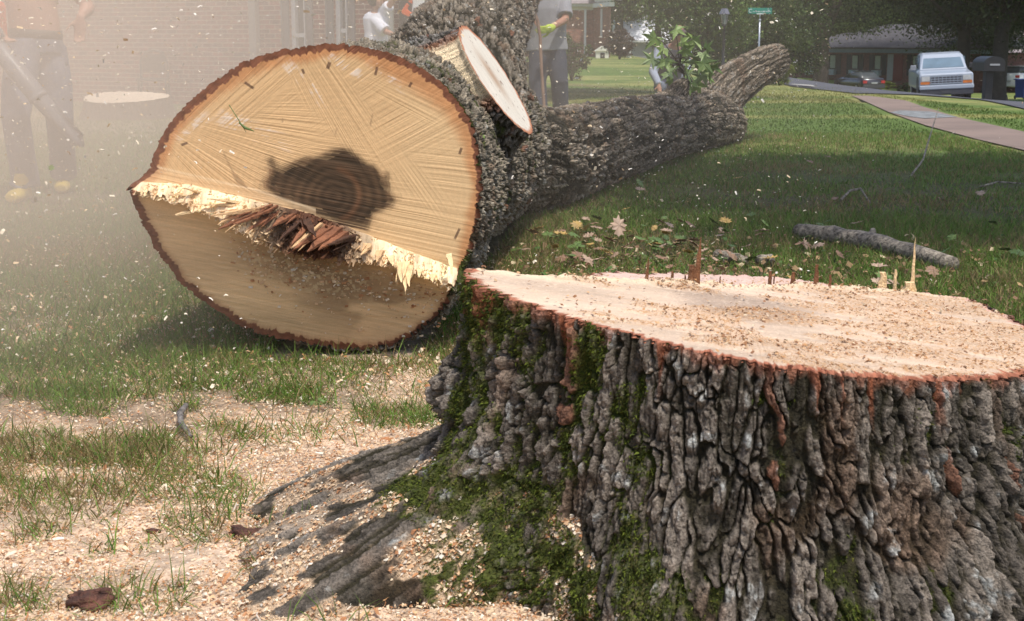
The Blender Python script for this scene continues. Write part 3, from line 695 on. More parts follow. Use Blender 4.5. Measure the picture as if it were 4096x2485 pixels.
# hinge splinters, fanned out of the ledge towards us
def fpt(px, py, dy=0.):
    a_, b_ = fplane(px, py); k_ = (YF+dy)/YF
    return Vector((a_*k_, YF+dy, CAM.z+(b_-CAM.z)*k_))
M_red = woodm('red_torn_heart', (.24, .095, .045), .4); M_dk = woodm('black_torn_heart', (.07, .03, .016), .4)
hs = [((560,488),(420,517),26,M_spl),((600,495),(470,492),14,M_spl),((640,500),(505,520),18,M_spm),((600,498),(523,542),16,M_spm),((628,505),(527,552),20,M_red),((648,506),(560,540),18,M_red),((668,508),(600,555),14,M_red),((690,515),(640,560),12,M_dk),((700,518),(655,545),16,M_red),((722,528),(672,578),12,M_dk),((745,535),(700,590),12,M_red),((765,545),(700,598),18,M_spm),((790,548),(706,600),20,M_red),((812,552),(738,606),22,M_red),((830,560),(765,602),16,M_red),((845,570),(790,590),18,M_dk),((735,530),(760,570),16,M_dk),((655,500),(610,522),16,M_red),((520,478),(415,468),12,M_spl),((505,470),(440,452),10,M_spl),((480,462),(417,468),11,M_spl),((585,490),(500,478),12,M_spl),((968,634),(966,680),18,M_spl),((978,634),(974,702),14,M_spl),((984,640),(984,690),12,M_spl),((915,605),(905,632),12,M_spm),((1010,650),(1008,668),10,M_spl),((1040,662),(1040,680),10,M_spl),((940,618),(945,640),12,M_spl),((885,590),(870,615),14,M_spm),((1080,612),(1090,664),9,M_spl)]
for i, (a_, b_, w_, m_) in enumerate(hs):
    pa, pb = fpt(*a_, -.02), fpt(*b_, -.165 if b_[0] < 860 else -.095)
    splint(pa, pb, w_*SC*1.45, w_*SC*.7, m_, log, seed=100+i, off=LO, n=7)
    if w_ >= 14:
        for j in range(2):
            r1 = random.Random(i*7+j); o_ = Vector((r1.uniform(-.02, .02), r1.uniform(-.012, .012), r1.uniform(-.012, .012)))
            splint(pa+o_, pa.lerp(pb, r1.uniform(.6, 1.05))+o_*1.6, w_*SC*.4, w_*SC*.3, m_, log, seed=300+i*3+j, off=LO, n=6)
# small crumbled fibres filling the ledge
V = []; cl = []; n = 2600
r1 = np.random.RandomState(5)
for i in range(n):
    uu_ = r1.uniform(352, 1085); zt_ = np.interp(fplane(uu_, 1)[0], hlx, hlz); zl_ = np.interp(fplane(uu_, 1)[0], hbx, hbz)
    f_ = r1.rand(); x_ = fplane(uu_, 1)[0]; z_ = zt_+(zl_-zt_)*f_; y_ = YF+.16*(x_-FC[0])-.085*f_**.8-.002
    L_ = r1.uniform(.006, .026)*(1.3 if 600 < uu_ < 860 else .7); w_ = L_*r1.uniform(.12, .35)
    d_ = Vector((r1.normal(-.3, .5), -1, r1.normal(-.5, .5))).normalized()
    s_ = d_.cross(Vector((r1.normal(), r1.normal(), r1.normal()))).normalized()*w_
    p_ = Vector((x_, y_+.004, z_)); V += [p_-s_, p_+s_, p_+s_*.3+d_*L_, p_-s_*.5+d_*L_*.9]
    mk = math.exp(-((uu_-745)/105)**4); g_ = r1.uniform(.6, 1.25)
    c1 = (np.array([.86, .66, .42])*(1-mk)+np.array([.17, .07, .035])*mk)*g_; cl += [c1]*4
mesh_np('torn_fibres', np.array([tuple(p-LO) for p in V]), np.arange(4*n).reshape(-1, 4), M_chip, log, np.clip(cl, .01, .95), smooth=False)

# ------------------------------------------------------------ fuzzy moss on stump and trunk
def fuzz(name, P, Nn, L0, L1, w0, pal, parent, off, seed):
    r1 = np.random.RandomState(seed); n = len(P)
    d = Nn+r1.normal(0, .7, (n, 3)); d /= np.linalg.norm(d, axis=1)[:, None]
    s = np.cross(d, r1.normal(0, 1, (n, 3))); s /= np.linalg.norm(s, axis=1)[:, None]
    L_ = r1.uniform(L0, L1, n)[:, None]; w_ = L_*w0
    dr = np.array([0, 0, -1.])*L_*.35
    V = np.stack([P-s*w_, P+s*w_, P+d*L_*.6+s*w_*.8, P+d*L_+dr, ], 1)
    c_ = np.array(pal)[r1.randint(0, len(pal), n)]*r1.uniform(.6, 1.35, n)[:, None]
    return mesh_np(name, V.reshape(-1, 3)-np.array(tuple(off)), np.arange(4*n).reshape(-1, 4), M_chip, parent, np.repeat(np.clip(c_, 0, 1), 4, 0), smooth=False)
mp = stM.ravel(); vis = ((stV[..., 1].ravel() < .15) | (stV[..., 0].ravel() < -.3))
w_ = mp*vis; w_ = w_/w_.sum(); pick = rs.choice(len(w_), 45000, p=w_)
P = stV.reshape(-1, 3)[pick]+np.array([SX, SY, 0])+rs.normal(0, .0012, (45000, 3)); Nn = stN.reshape(-1, 3)[pick]
tag(fuzz('moss', P, Nn, .003, .0095, .22, [(.07, .095, .012), (.12, .15, .018), (.045, .06, .010), (.10, .10, .02)], stump, (SX, SY, 0), 3), kind='stuff')

# ------------------------------------------------------------ shavings
pal_ch = np.array([(.88, .70, .46), (.90, .78, .58), (.78, .53, .30), (.58, .30, .14), (.92, .85, .70), (.72, .48, .27), (.86, .68, .44), (.46, .22, .10)])*np.array([1., .98, 1.0])
def flakes(name, P, smin, smax, seed, tiltv=.5, pal=pal_ch, kind='stuff', lift=.0, parent=None, off=(0, 0, 0), Nrm=None, lw=(.25, .8), wpal=None):
    r1 = np.random.RandomState(seed); n = len(P)
    a_ = r1.uniform(0, 2*np.pi, n); up = np.stack([r1.normal(0, tiltv, n), r1.normal(0, tiltv, n), np.ones(n)], -1)
    if Nrm is not None: up = up*.4+Nrm
    up /= np.linalg.norm(up, axis=1)[:, None]
    d = np.stack([np.cos(a_), np.sin(a_), 0*a_], -1); d -= up*(d*up).sum(1)[:, None]; d /= np.linalg.norm(d, axis=1)[:, None]
    s = np.cross(up, d); L_ = (smin*(smax/smin)**r1.rand(n)**1.6)[:, None]; w_ = L_*r1.uniform(lw[0], lw[1], n)[:, None]
    P = P+up*L_*.12*lift
    cv = L_*r1.uniform(-.05, .35, n)[:, None]
    j = lambda: r1.uniform(.7, 1.2, (n, 1))
    V = np.stack([P-d*L_*.5*j()-s*w_*.5*j(), P-d*L_*.5*j()+s*w_*.5*j(), P-s*w_*.5*j()+up*cv, P+s*w_*.5*j()+up*cv, P+d*L_*.5*j()-s*w_*.4*j(), P+d*L_*.5*j()+s*w_*.4*j()], 1)
    b_ = np.arange(n)[:, None]*6; Q = np.concatenate([b_+np.array([[0, 1, 3, 2]]), b_+np.array([[2, 3, 5, 4]])])
    c_ = pal[r1.choice(len(pal), n, p=wpal)]*r1.uniform(.8, 1.15, n)[:, None]
    o = mesh_np(name, V.reshape(-1, 3)-np.array(off), Q, M_chip, parent, np.repeat(np.clip(c_, 0, 1), 6, 0), smooth=False)
    if kind: tag(o, kind=kind)
    return o
def scatter(n, x0, x1, y0, y1, f, seed):
    r1 = np.random.RandomState(seed); x = r1.uniform(x0, x1, n); y = r1.uniform(y0, y1, n)
    k = (r1.rand(n) < f(x, y)) & (np.abs(x) < .40*y+.15); return x[k], y[k]
def outside(x, y):                    # not inside the stump or the trunk
    a_ = np.arctan2(y-SY, x-SX); return (np.hypot(x-SX, y-SY) > Rt(a_)+.02) & ~((y > 4.45) & (y < 8.2) & (np.abs(x+.5-.1*(y-5)) < .25))
x, y = scatter(260000, -1.7, .9, 2.2, 5.2, lambda a_, b_: dust_amt(a_, b_)**.8*outside(a_, b_)*ss(b_, 5.4, 3.2), 1)
o = flakes('wood_shavings', np.stack([x, y, gz(x, y)+.002+.004*rs.rand(len(x))], -1), .0024, .0105, 2, .4)
tag(o, 'thick layer of pale and rusty wood shavings over the grass left of the stump', 'wood shavings')
x, y = scatter(60000, -3., 2.6, 4., 8.5, lambda a_, b_: (dust_amt(a_, b_)*.7+.10*ss(a_, .8, -.5))*outside(a_, b_), 4)
o = flakes('wood_shavings', np.stack([x, y, gz(x, y)+.012+.02*rs.rand(len(x))], -1), .005, .020, 5, .6)
tag(o, 'sparse wood shavings scattered through the grass around the butt end of the log', 'wood shavings')
x, y = scatter(2600, -1.7, .6, 2.2, 4.4, lambda a_, b_: dust_amt(a_, b_)*outside(a_, b_), 6)
o = flakes('curled_shavings', np.stack([x, y, gz(x, y)+.006+.006*rs.rand(len(x))], -1), .012, .032, 8, .7, lw=(.12, .3)); tag(o, 'long curled shavings mixed into the finer sawdust in the foreground', 'wood shavings')
# on the stump top
r1 = np.random.RandomState(9); n = 26000
a_ = r1.uniform(0, 2*np.pi, n); q_ = np.sqrt(r1.rand(n))*.985; x = SX+q_*Rt(a_)*np.cos(a_); y = SY+q_*Rt(a_)*np.sin(a_)
dn = fbm(x*6, y*14, 0, 4, 30)+.5*ss(x, .2, .8); hdv = y-hinge_y(x)
k = r1.rand(n) < (.03+.55*ss(dn, .12, .42))*np.where(hdv > .005, .05, 1)+.35*np.exp(-((hdv+.012)/.012)**2)*ss(x, .3, .5)
x, y = x[k], y[k]
o = flakes('sawdust', np.stack([x, y, topz(x, y)+.005+.009*np.exp(-((y-hinge_y(x))/.02)**2)], -1), .0022, .010, 10, .4, pal=np.array([(.62, .43, .26), (.48, .26, .12), (.70, .56, .39), (.42, .21, .10), (.60, .38, .21), (.30, .15, .08)]))
tag(o, 'thin scatter of sawdust and chips on the sawn top of the stump', 'sawdust')
# on the roots
cmk = (stC > .35) & (stV[..., 0] < .0); idx = np.argwhere(cmk.ravel()).ravel(); pick = rs.choice(idx, 24000)
P = stV.reshape(-1, 3)[pick]+np.array([SX, SY, .003]); Nn = stN.reshape(-1, 3)[pick]*np.array([.7, .7, 1])+np.array([0, 0, .6])
tag(flakes('root_shavings', P, .003, .013, 12, .5, Nrm=Nn), 'wood shavings lodged in the mossy bark of the stump roots', 'wood shavings')
# specks caught on the lower cut of the log
r1 = np.random.RandomState(19); n = 650
ux = r1.uniform(540, 1060, n); x_, _ = fplane(ux, 1); zl_ = np.interp(x_, hbx, hbz)
bz = np.abs(r1.normal(.06, .07, n))+.12*np.clip((ux-560)/400, 0, 1)*0; z_ = zl_-bz-.22*np.clip(x_-fplane(560, 1)[0], 0, .3)*.3
y_ = YF-.035+slope_l*(zl_-z_)+.16*(x_-FC[0])-.003
flakes('caught_shavings', np.stack([x_, y_, z_], -1)-np.array(tuple(LO)), .003, .016, 21, .5, parent=log, Nrm=np.tile([0, -1.2, -.2], (n, 1)), pal=pal_ch*.85)

# ------------------------------------------------------------ grass
def blades(name, x, y, hmin, hmax, wid, seed, pal, lean=.5, zf=gz):
    r1 = np.random.RandomState(seed); n = len(x); z = zf(x, y)-.004
    P = np.stack([x, y, z], -1); h = r1.uniform(hmin, hmax, n)[:, None]; a_ = r1.uniform(0, 2*np.pi, n)
    d = np.stack([np.cos(a_), np.sin(a_), 0*a_], -1); ph = np.clip(r1.normal(.55+.3*lean, .38, n), .05, 1.45)[:, None]
    up = np.array([0, 0, 1.]); b_ = r1.uniform(0, 2*np.pi, n); s = np.stack([np.cos(b_), np.sin(b_), 0*b_], -1)
    w_ = (wid*r1.uniform(.6, 1.3, n))[:, None]
    m_ = P+(d*np.sin(ph*.75)+up*np.cos(ph*.75))*h*.55; t_ = m_+(d*np.sin(ph*1.35)+up*np.cos(ph*1.35))*h*.5
    V = np.stack([P-s*w_*.5, P+s*w_*.5, m_-s*w_*.45, m_+s*w_*.45, t_-s*w_*.06, t_+s*w_*.06], 1)
    i = np.arange(n)[:, None]*6; Q = np.concatenate([i+np.array([[0, 1, 3, 2]]), i+np.array([[2, 3, 5, 4]])])
    c_ = pal(x, y, r1)
    o = mesh_np(name, V.reshape(-1, 3), Q, M_blade, None, np.repeat(np.clip(c_, 0, 1), 6, 0))
    return tag(o, kind='stuff')
def gpal(x, y, r1):
    n = len(x); dry = (r1.rand(n) < .24+.35*ss(fbm(x*.9, y*.9, 0, 3, 71), .0, .35))[:, None]
    g = np.array([.098, .185, .030])*(1-.0)+np.array([.055, .05, .01])*r1.rand(n)[:, None]
    st = np.array([.30, .22, .10])*r1.uniform(.6, 1.2, n)[:, None]
    return np.where(dry, st, g*r1.uniform(.6, 1.5, n)[:, None])
def gden(a_, b_):
    tuft = ss(fbm(a_*3.2, b_*3.2, 0, 3, 81), .08, .30)
    full = ss(b_+.5*fbm(a_*1.5, b_*1.5, 0, 3, 82), 3.55, 4.5)
    bare = 1-.75*ss(fbm(a_*1.1+3, b_*1.1, 0, 4, 83), .16, .32)
    g = np.maximum(tuft*ss(dust_amt(a_, b_), 1.05, .4)*.7+tuft*(.12+.25*(a_ < -.6)), full*bare)
    g = g*(1-.6*np.exp(-(((a_-.75)/.9)**2+((b_-6.0)/.8)**2)))
    return g*outside(a_, b_)*(1-.5*np.exp(-(((a_+.25)/.35)**2+((b_-4.15)/.35)**2)))
PATHP0 = [(v.x-.1, v.y) for v in path_a]+[(v.x+.1, v.y) for v in path_b][::-1]
tufts = [(gpt(x_, y_), r_) for x_, y_, r_ in ((120,1830,.11),(200,2120,.13),(60,2060,.10),(560,1800,.08),(700,2120,.05),(90,2430,.08),(1080,2330,.05),(1130,2400,.04),(1870,2440,.06),(800,1830,.07),(950,1760,.08),(330,1650,.12),(450,1600,.10),(1000,1500,.12),(1130,1480,.12),(700,1560,.10),(30,1950,.08),(420,2230,.05),(1200,2270,.03),(880,1720,.07))]
def gden2(a_, b_):
    g = gden(a_, b_)
    for p_, r_ in tufts: g = np.maximum(g, .75*ss(np.hypot(a_-p_.x, b_-p_.y)/r_+.6*fbm(a_*14, b_*14, 0, 2, 5), 1., .2)*outside(a_, b_))
    return g
x, y = scatter(170000, -1.9, 1.6, 2.2, 4.6, gden2, 31); blades('grass', x, y, .025, .095, .0027, 32, gpal, 1.5)
x, y = scatter(230000, -3.2, 3.2, 4.6, 8.2, gden, 33); blades('grass', x, y, .03, .085, .0036, 34, gpal, 1.2)
x, y = scatter(230000, -5.2, 6., 8.2, 15.5, lambda a_, b_: gden(a_, b_)*~inpoly(a_, b_, PATHP0), 35); blades('grass', x, y, .025, .065, .006, 36, gpal, 1.1)
def gpal2(x, y, r1):
    n = len(x); k = ss(fbm(x*.12, y*.9, 0, 3, 23)+.6*fbm(x*.5, y*.5, 0, 4, 21), -.25, .35)[:, None]
    return (np.array([.095, .155, .028])*(1-k)+np.array([.24, .24, .07])*k)*r1.uniform(.7, 1.35, n)[:, None]
PATHP = [(v.x-.15, v.y) for v in path_a]+[(v.x+.1, v.y) for v in path_b][::-1]
def gd3(a_, b_): return ss(b_, 34, 20)*(np.abs(a_-5.5) > -1)*~inpoly(a_, b_, PATHP)*.9
x, y = scatter(150000, -9, 7, 15.5, 34, gd3, 37); blades('grass', x, y, .02, .045, .012, 38, gpal2, .7)
# ------------------------------------------------------------ buildings
def brickmat(name, c1, c2, mort, off=0.):
    m, t, b, N, L = newmat(name); b.inputs['Roughness'].default_value = .9
    tc = N('ShaderNodeTexCoord'); sx = N('ShaderNodeSeparateXYZ'); L(tc.outputs['Object'], sx.inputs[0])
    ad = N('ShaderNodeMath'); ad.operation = 'ADD'; L(sx.outputs[0], ad.inputs[0]); L(sx.outputs[1], ad.inputs[1])
    cb = N('ShaderNodeCombineXYZ'); L(ad.outputs[0], cb.inputs[0]); L(sx.outputs[2], cb.inputs[1])
    br = N('ShaderNodeTexBrick'); br.inputs['Scale'].default_value = 1; br.inputs['Brick Width'].default_value = .203; br.inputs['Row Height'].default_value = .0677
    br.inputs['Mortar Size'].default_value = .006; br.inputs['Mortar Smooth'].default_value = .2; br.inputs['Bias'].default_value = -.2
    br.inputs['Color1'].default_value = (*c1, 1); br.inputs['Color2'].default_value = (*c2, 1); br.inputs['Mortar'].default_value = (*mort, 1)
    L(cb.outputs[0], br.inputs['Vector'])
    nz = N('ShaderNodeTexNoise'); nz.inputs['Scale'].default_value = 7; nz.inputs['Detail'].default_value = 5; L(tc.outputs['Object'], nz.inputs[0])
    mr = N('ShaderNodeMapRange'); mr.inputs[1].default_value = .3; mr.inputs[2].default_value = .7; mr.inputs[3].default_value = .75; mr.inputs[4].default_value = 1.25; L(nz.outputs[0], mr.inputs[0])
    mx = N('ShaderNodeMix'); mx.data_type = 'RGBA'; mx.blend_type = 'MULTIPLY'; mx.inputs[0].default_value = 1
    L(br.outputs[0], mx.inputs[6]); L(mr.outputs[0], mx.inputs[7]); L(mx.outputs[2], b.inputs['Base Color'])
    bp = N('ShaderNodeBump'); bp.inputs['Distance'].default_value = .006; bp.invert = True; L(br.outputs['Fac'], bp.inputs['Height']); L(bp.outputs[0], b.inputs['Normal'])
    return m
M_br1 = brickmat('red_brick', (.36, .11, .07), (.15, .075, .06), (.60, .50, .40))
M_br2 = brickmat('orange_brick', (.34, .13, .085), (.20, .085, .06), (.38, .32, .27))
M_br3 = brickmat('dark_brick', (.20, .075, .06), (.12, .055, .05), (.2, .16, .14))
M_white = mat('white_paint', (.72, .72, .70), .5, var=.05); M_cream = mat('cream_siding', (.66, .64, .54), .6, var=.06)
M_grey = mat('grey_paint', (.33, .34, .35), .6, var=.08); M_shut = mat('grey_shutter', (.22, .20, .20), .6, var=.1)
M_black = mat('black_paint', (.018, .018, .02), .45, var=.1); M_glass = mat('window_glass', (.06, .07, .075), .08, var=.3, vs=2)
M_blind = mat('window_blind', (.34, .37, .28), .5, var=.15, vs=3); M_shing = mat('shingles', (.075, .07, .075), .9, var=.25, vs=5, bump=.6, bs=30)
M_shing2 = mat('brown_shingles', (.26, .22, .22), .9, var=.2, vs=5, bump=.6, bs=30)
M_fasc = mat('blue_grey_fascia', (.16, .21, .25), .6); M_red = mat('red_door', (.16, .025, .02), .5)
M_acu = mat('air_conditioner', (.36, .42, .44), .5); M_steel = mat('galvanised_steel', (.42, .45, .48), .4, .6, var=.1)
M_dwood = mat('dark_wood', (.05, .04, .035), .7)

# near brick house on the left: a local frame along its wall
WA = Vector((-448/F*20.3, 20.3, 0)); WB = Vector((-2048/F*24.4, 24.4, 0))
wd = (WA-WB).normalized(); wrz = math.atan2(wd.y, wd.x)
house = empty('brick_house', WB, wrz)
tag(house, 'red brick house wall in the dust behind the log, with tall shuttered windows', 'house')
Minv = Matrix.Rotation(-wrz, 4, 'Z') @ Matrix.Translation(-WB)
def wx(px):
    a_, _ = ray(px, 150); t_ = np.linspace(-5, 14, 4000); X_ = WB.x+wd.x*t_; Y_ = WB.y+wd.y*t_
    return float(t_[np.argmin(np.abs(X_-a_*Y_))])
def wz(px, py):
    t_ = wx(px); _, b_ = ray(px, py); return CAM.z+b_*(WB.y+wd.y*t_)
def bbox_part(name, x0, y0, z0, x1, y1, z1, m, parent, bevel=0): b = MB(); b.box(x0, y0, z0, x1, y1, z1); return b.build(name, m, parent, bevel=bevel)
wins = [(1162, 1222, 140), (1340, 1390, 122)]
b = MB(); xs = [-9]; zlo, zhi = .35, 2.35
for a_, c_, _ in wins: xs += [wx(a_), wx(c_)]
xdo0, xdo1 = wx(1578), wx(1655); xs += [xdo0, xdo1]; xe = wx(1830)
e = [-9., wx(1162), wx(1222), wx(1340), wx(1390), xdo0, xdo1, xe]
for i in range(0, 8, 2): b.box(e[i], 0, -.1, e[i+1], .25, 2.9)
for i in (1, 3): b.box(e[i], 0, -.1, e[i+1], .25, zlo); b.box(e[i], 0, zhi, e[i+1], .25, 2.9)
b.box(xdo0, 0, 2.15, xdo1, .25, 2.9)
bk = (Matrix.Rotation(-wrz, 3, 'Z') @ Vector((-.13, 1, 0)))*8
b.prism([(-8.9, .25), (xe-.02, .25), (xe+bk.x, bk.y), (-9+bk.x, bk.y)], -.1, .05, 'z')
b.prism([(xe-.2, .25), (xe, .25), (xe+bk.x, bk.y), (xe-.2+bk.x, bk.y)], .051, 2.9, 'z'); b.prism([(-9, .25), (-8.8, .25), (-8.8+bk.x, bk.y), (-9+bk.x, bk.y)], .051, 2.9, 'z'); b.prism([(-8.79+bk.x, bk.y-.2), (xe-.21+bk.x, bk.y-.2), (xe-.21+bk.x, bk.y), (-8.79+bk.x, bk.y)], .051, 2.9, 'z')
b.build('wall', M_br1, house)
b = MB(); b.prism([(-.6, 2.9), (9.6, 2.9), (4.5, 5.2)], -9.5, xe+.5, 'x'); b.build('roof', M_shing, house)
for (a_, c_, ry_) in wins:
    x0, x1 = wx(a_), wx(c_); zr = wz(a_, ry_)
    b = MB(); b.box(x0, .03, zlo, x0+.07, .16, zhi); b.box(x1-.05, .03, zlo, x1, .16, zhi); b.box(x0+.07, .05, zr-.035, x1-.05, .14, zr+.025)
    b.box(x0+.07, .03, zhi-.05, x1-.05, .16, zhi); b.box(x0-.03, -.04, zlo-.05, x1+.03, .16, zlo)
    wf = b.build('window', M_white, house); bbox_part('pane', x0+.07, .10, zlo, x1-.05, .115, zhi-.05, M_glass, wf)
    for q0, q1 in ((x0-.14, x0-.01), (x1+.02, x1+.15)):
        b = MB(); b.box(q0, -.035, zlo, q0+.022, -.004, zhi); b.box(q1-.022, -.035, zlo, q1, -.004, zhi)
        zz = zlo+.02
        while zz < zhi-.05:
            b.box(q0+.022, -.030, zz, q1-.022, -.006, zz+.022, Matrix.Identity(4)); zz += .04
        b.box(q0+.022, -.012, zlo, q1-.022, -.003, zhi)
        b.build('shutter', M_shut, house)
b = MB(); b.box(xdo0, .12, 0, xdo1, .17, 2.15); dr = b.build('door', M_dwood, house)
b = MB(); b.ball((xdo0+.1, .09, 1.), .03); b.build('handle', M_steel, dr, True)
b = MB(); b.box(xdo0-.1, -.03, 0, xdo0-.002, .12, 2.2); b.box(xdo1+.002, -.03, 0, xdo1+.1, .12, 2.2); b.box(xdo0-.002, -.03, 2.152, xdo1+.002, .12, 2.25); b.build('door_frame', M_cream, house)
x0, x1 = wx(1015), wx(1043); b = MB(); b.box(x0, -.11, .05, x1, -.012, 2.85); b.box(x0, -.35, .03, x1, -.11, .1)
b.build('downspout', mat('tan_downspout', (.36, .32, .28), .6), house, bevel=.008)

# chair against the wall
p = at(622, 385, 22.2); p.z = 0
ch = empty('garden_chair', p, .15); tag(ch, 'dark rounded garden chair standing against the dusty brick wall', 'chair')
b = MB(); b.tube([(-.2, .02, .42), (-.2, .05, .66), (-.13, .06, .80), (0, .065, .84), (.13, .06, .80), (.2, .05, .66), (.2, .02, .42)], .022, 8); b.box(-.17, .03, .5, .17, .05, .78); b.build('backrest', M_black, ch)
b = MB(); b.box(-.23, -.4, .38, .23, .04, .42); b.build('seat', M_black, ch, bevel=.01)
for sx_, sy_ in ((-1, 0), (1, 0), (-1, 1), (1, 1)): b = MB(); b.tube([(sx_*.2, -.38+.38*sy_, .38), (sx_*.23, -.42+.46*sy_, 0)], .018, 8); b.build('leg', M_black, ch)

# low stump in the dust
p = at(497, 388, 18.6); SB = Vector((p.x, 18.6, 0)); ztp = p.z
st2 = empty('tree_stump', SB); tag(st2, 'low pale topped tree stump in the dust before the brick wall', 'tree stump')
NT, NH = 240, 40; t_ = np.linspace(0, 2*np.pi, NT, endpoint=False)[None]; h_ = np.linspace(1, 0, NH)[:, None]
rr_ = .54*(1+.06*np.sin(3*t_+1))+.14*(1-h_)**2*(1+.5*np.sin(5*t_))+.02*vn(t_*20, h_*3, 0, 4)
z_ = -.05+(ztp+.05)*h_+0*t_; z_ = z_+.10*rr_*np.sin(t_)*h_; V = np.stack([rr_*np.cos(t_), rr_*.9*np.sin(t_), z_], -1)
cb_ = np.array([.08, .062, .045])*(1+.5*fbm(t_*15, h_*4, 0, 3, 2))[..., None]
mesh_np('bark', V, gridq(NH, NT, True), M_bark, st2, cb_.reshape(-1, 3))
r_ = np.linspace(0, 1, 30)[:, None, None]; Vt = np.array([0, 0, ztp])+(V[0][None]-np.array([0, 0, ztp]))*r_; Vt[..., 2] += .006*fbm(Vt[..., 0]*20, Vt[..., 1]*20, 0, 3, 3)
ct = np.array([.78, .64, .48])*(1+.2*fbm(Vt[..., 0]*15, Vt[..., 1]*30, 0, 3, 8))[..., None]
mesh_np('sawn_top', Vt, gridq(30, NT, True), M_wood, st2, np.clip(ct, 0, .95).reshape(-1, 3))

# brick house in the middle distance
def PX(px, Y): return (px-2048)/F*Y/ (cp) * cp if False else float(ray(px, 150)[0]*Y)
mh = empty('brick_house', (PX(2373, 80), 80, 0)); tag(mh, 'small orange brick house with white gable and downspouts beyond the lawn', 'house')
ox_ = mh.location.x; zl_ = float(terrain(ox_, 80))-.1
L0 = PX(2080, 80)-ox_
b = MB(); b.box(L0, 0, zl_, 0, 8, 2.62); b.build('wall', M_br2, mh)
we = Vector((PX(2440, 76)-ox_, -4, 0)); wl = we.length; wr = math.atan2(we.y, we.x)
Mw = Matrix.Rotation(wr, 4, 'Z')
b = MB(); b.prism([(.02, -.02), (we.x, we.y), (1.5, 8), (.02, 8)], zl_, 2.62, 'z'); b.build('wing_wall', M_br2, mh)
b = MB(); b.prism([(-.25, 2.9), (wl+.25, 2.9), (wl*.5+.6, 4.2)], .0, .12, 'y'); b.build('gable', M_cream, mh, M=Mw)
b = MB(); b.box(-.3, -.12, 2.62, wl+.3, .15, 2.85, Mw); b.box(L0, -.35, 2.70, .02, .1, 2.84); b.build('fascia', M_white, mh)
b = MB(); b.box(L0, -.06, 2.5, -.02, -.002, 2.69); b.build('frieze', M_cream, mh)
b = MB(); b.prism([(-.5, 2.85), (4.5, 5.1), (9, 2.85)], L0-.3, .3, 'x'); b.build('roof', M_shing2, mh)
b = MB(); b.prism([(-.6, 2.95), (wl*.5+.6, 4.55), (wl+.6, 2.95), (wl*.5+.6, 4.3)], -.25, .5, 'y'); b.build('wing_roof', M_white, mh, M=Mw)
for X0, M_ in ((PX(2340, 80)-ox_, Matrix.Identity(4)),): b = MB(); b.box(X0-.06, -.14, zl_+.1, X0+.06, -.01, 2.55); b.box(X0-.05, -.45, zl_+.05, X0+.2, -.14, zl_+.2); b.build('downspout', M_white, mh)
b = MB(); b.box(.55*wl-.05, -.1, 1.0, .55*wl+.05, -.01, 2.55, Mw); b.build('downspout', M_white, mh)
# garden clutter by it
p = at(2408, 205, 73); p.z = float(terrain(p.x, 73)); dh = empty('dog_house', p); tag(dh, 'little cream dog house with dark opening at the brick house corner', 'dog house')
b = MB(); b.box(-.32, -.3, 0, .32, .3, .35); b.build('wall', M_cream, dh); b = MB(); b.prism([(-.4, .35), (.4, .35), (0, .62)], -.36, .36, 'y'); b.build('roof', M_cream, dh)
b = MB(); b.box(-.1, -.32, 0, .12, -.301, .27); b.build('opening', M_black, dh)
p = at(2515, 222, 76); p.z = float(terrain(p.x, 76)); b = MB(); b.tube([(0, 0, 0), (0, 0, .25), (0, 0, .32), (.02, 0, .5), (0, 0, .62)], [.14, .11, .13, .09, .03], 10)
o = b.build('garden_statue', M_white, None, True); o.location = p; tag(o, 'small white garden statue beside the round brown hedge', 'statue')

# white roofed building behind the trees
yb = 150; xb = PX(2575, yb); zb_ = float(terrain(xb, yb))
wb_ = empty('white_roofed_building', (xb, yb, zb_)); tag(wb_, 'distant building with a bright white roof seen through the trees', 'building')
b = MB(); b.box(-2.6, 0, 0, 2.6, 6, 1.9); b.build('wall', M_grey, wb_); b = MB(); b.prism([(-.5, 2.0), (3, 4.6), (6.5, 2.0)], -2.9, 2.9, 'x'); b.build('roof', mat('white_roof', (.82, .83, .86), .5), wb_)
b = MB(); b.box(-2.9, -.52, 1.8, 2.9, -.4, 1.98); b.build('gutter', M_white, wb_)

# ranch house on the right
ra_ = Vector((PX(3160, 113), 113)); rb_ = Vector((PX(3960, 100), 100)); rl = (rb_-ra_).length; rang = math.atan2(rb_.y-ra_.y, rb_.x-ra_.x)
zr_ = 1.03-157/F*113*1.0
rh = empty('ranch_house', (ra_.x, ra_.y, zr_), rang); tag(rh, 'low red brick house with grey hip roof and dark shutters across the street', 'house')
def rx(px):
    t_ = np.linspace(0, rl, 3000); X_ = ra_.x+math.cos(rang)*t_; Y_ = ra_.y+math.sin(rang)*t_; a_, _ = ray(px, 250); return float(t_[np.argmin(np.abs(X_-a_*Y_))])
b = MB(); b.box(0, 0, -1.2, rl, 10, 2.0); b.build('wall', M_br3, rh)
b = MB(); b.box(-.55, -.6, 2.0, rl+.5, -.45, 2.28); b.box(-.55, -.45, 2.02, -.4, 10.5, 2.28); b.build('fascia', M_fasc, rh)
b = MB(); v_ = [(-.7, -.75, 2.281), (rl+.7, -.75, 2.281), (rl+.7, 10.7, 2.281), (-.7, 10.7, 2.281), (5.5, 5, 4.1), (rl-5.5, 5, 4.1), (-.7, -.75, 2.4), (rl+.7, -.75, 2.4), (rl+.7, 10.7, 2.4), (-.7, 10.7, 2.4)]
b.add(v_, [(3, 2, 1, 0), (6, 7, 5, 4), (7, 8, 5), (8, 9, 4, 5), (9, 6, 4), (0, 1, 7, 6), (1, 2, 8, 7), (2, 3, 9, 8), (3, 0, 6, 9)]); b.build('roof', M_shing, rh)
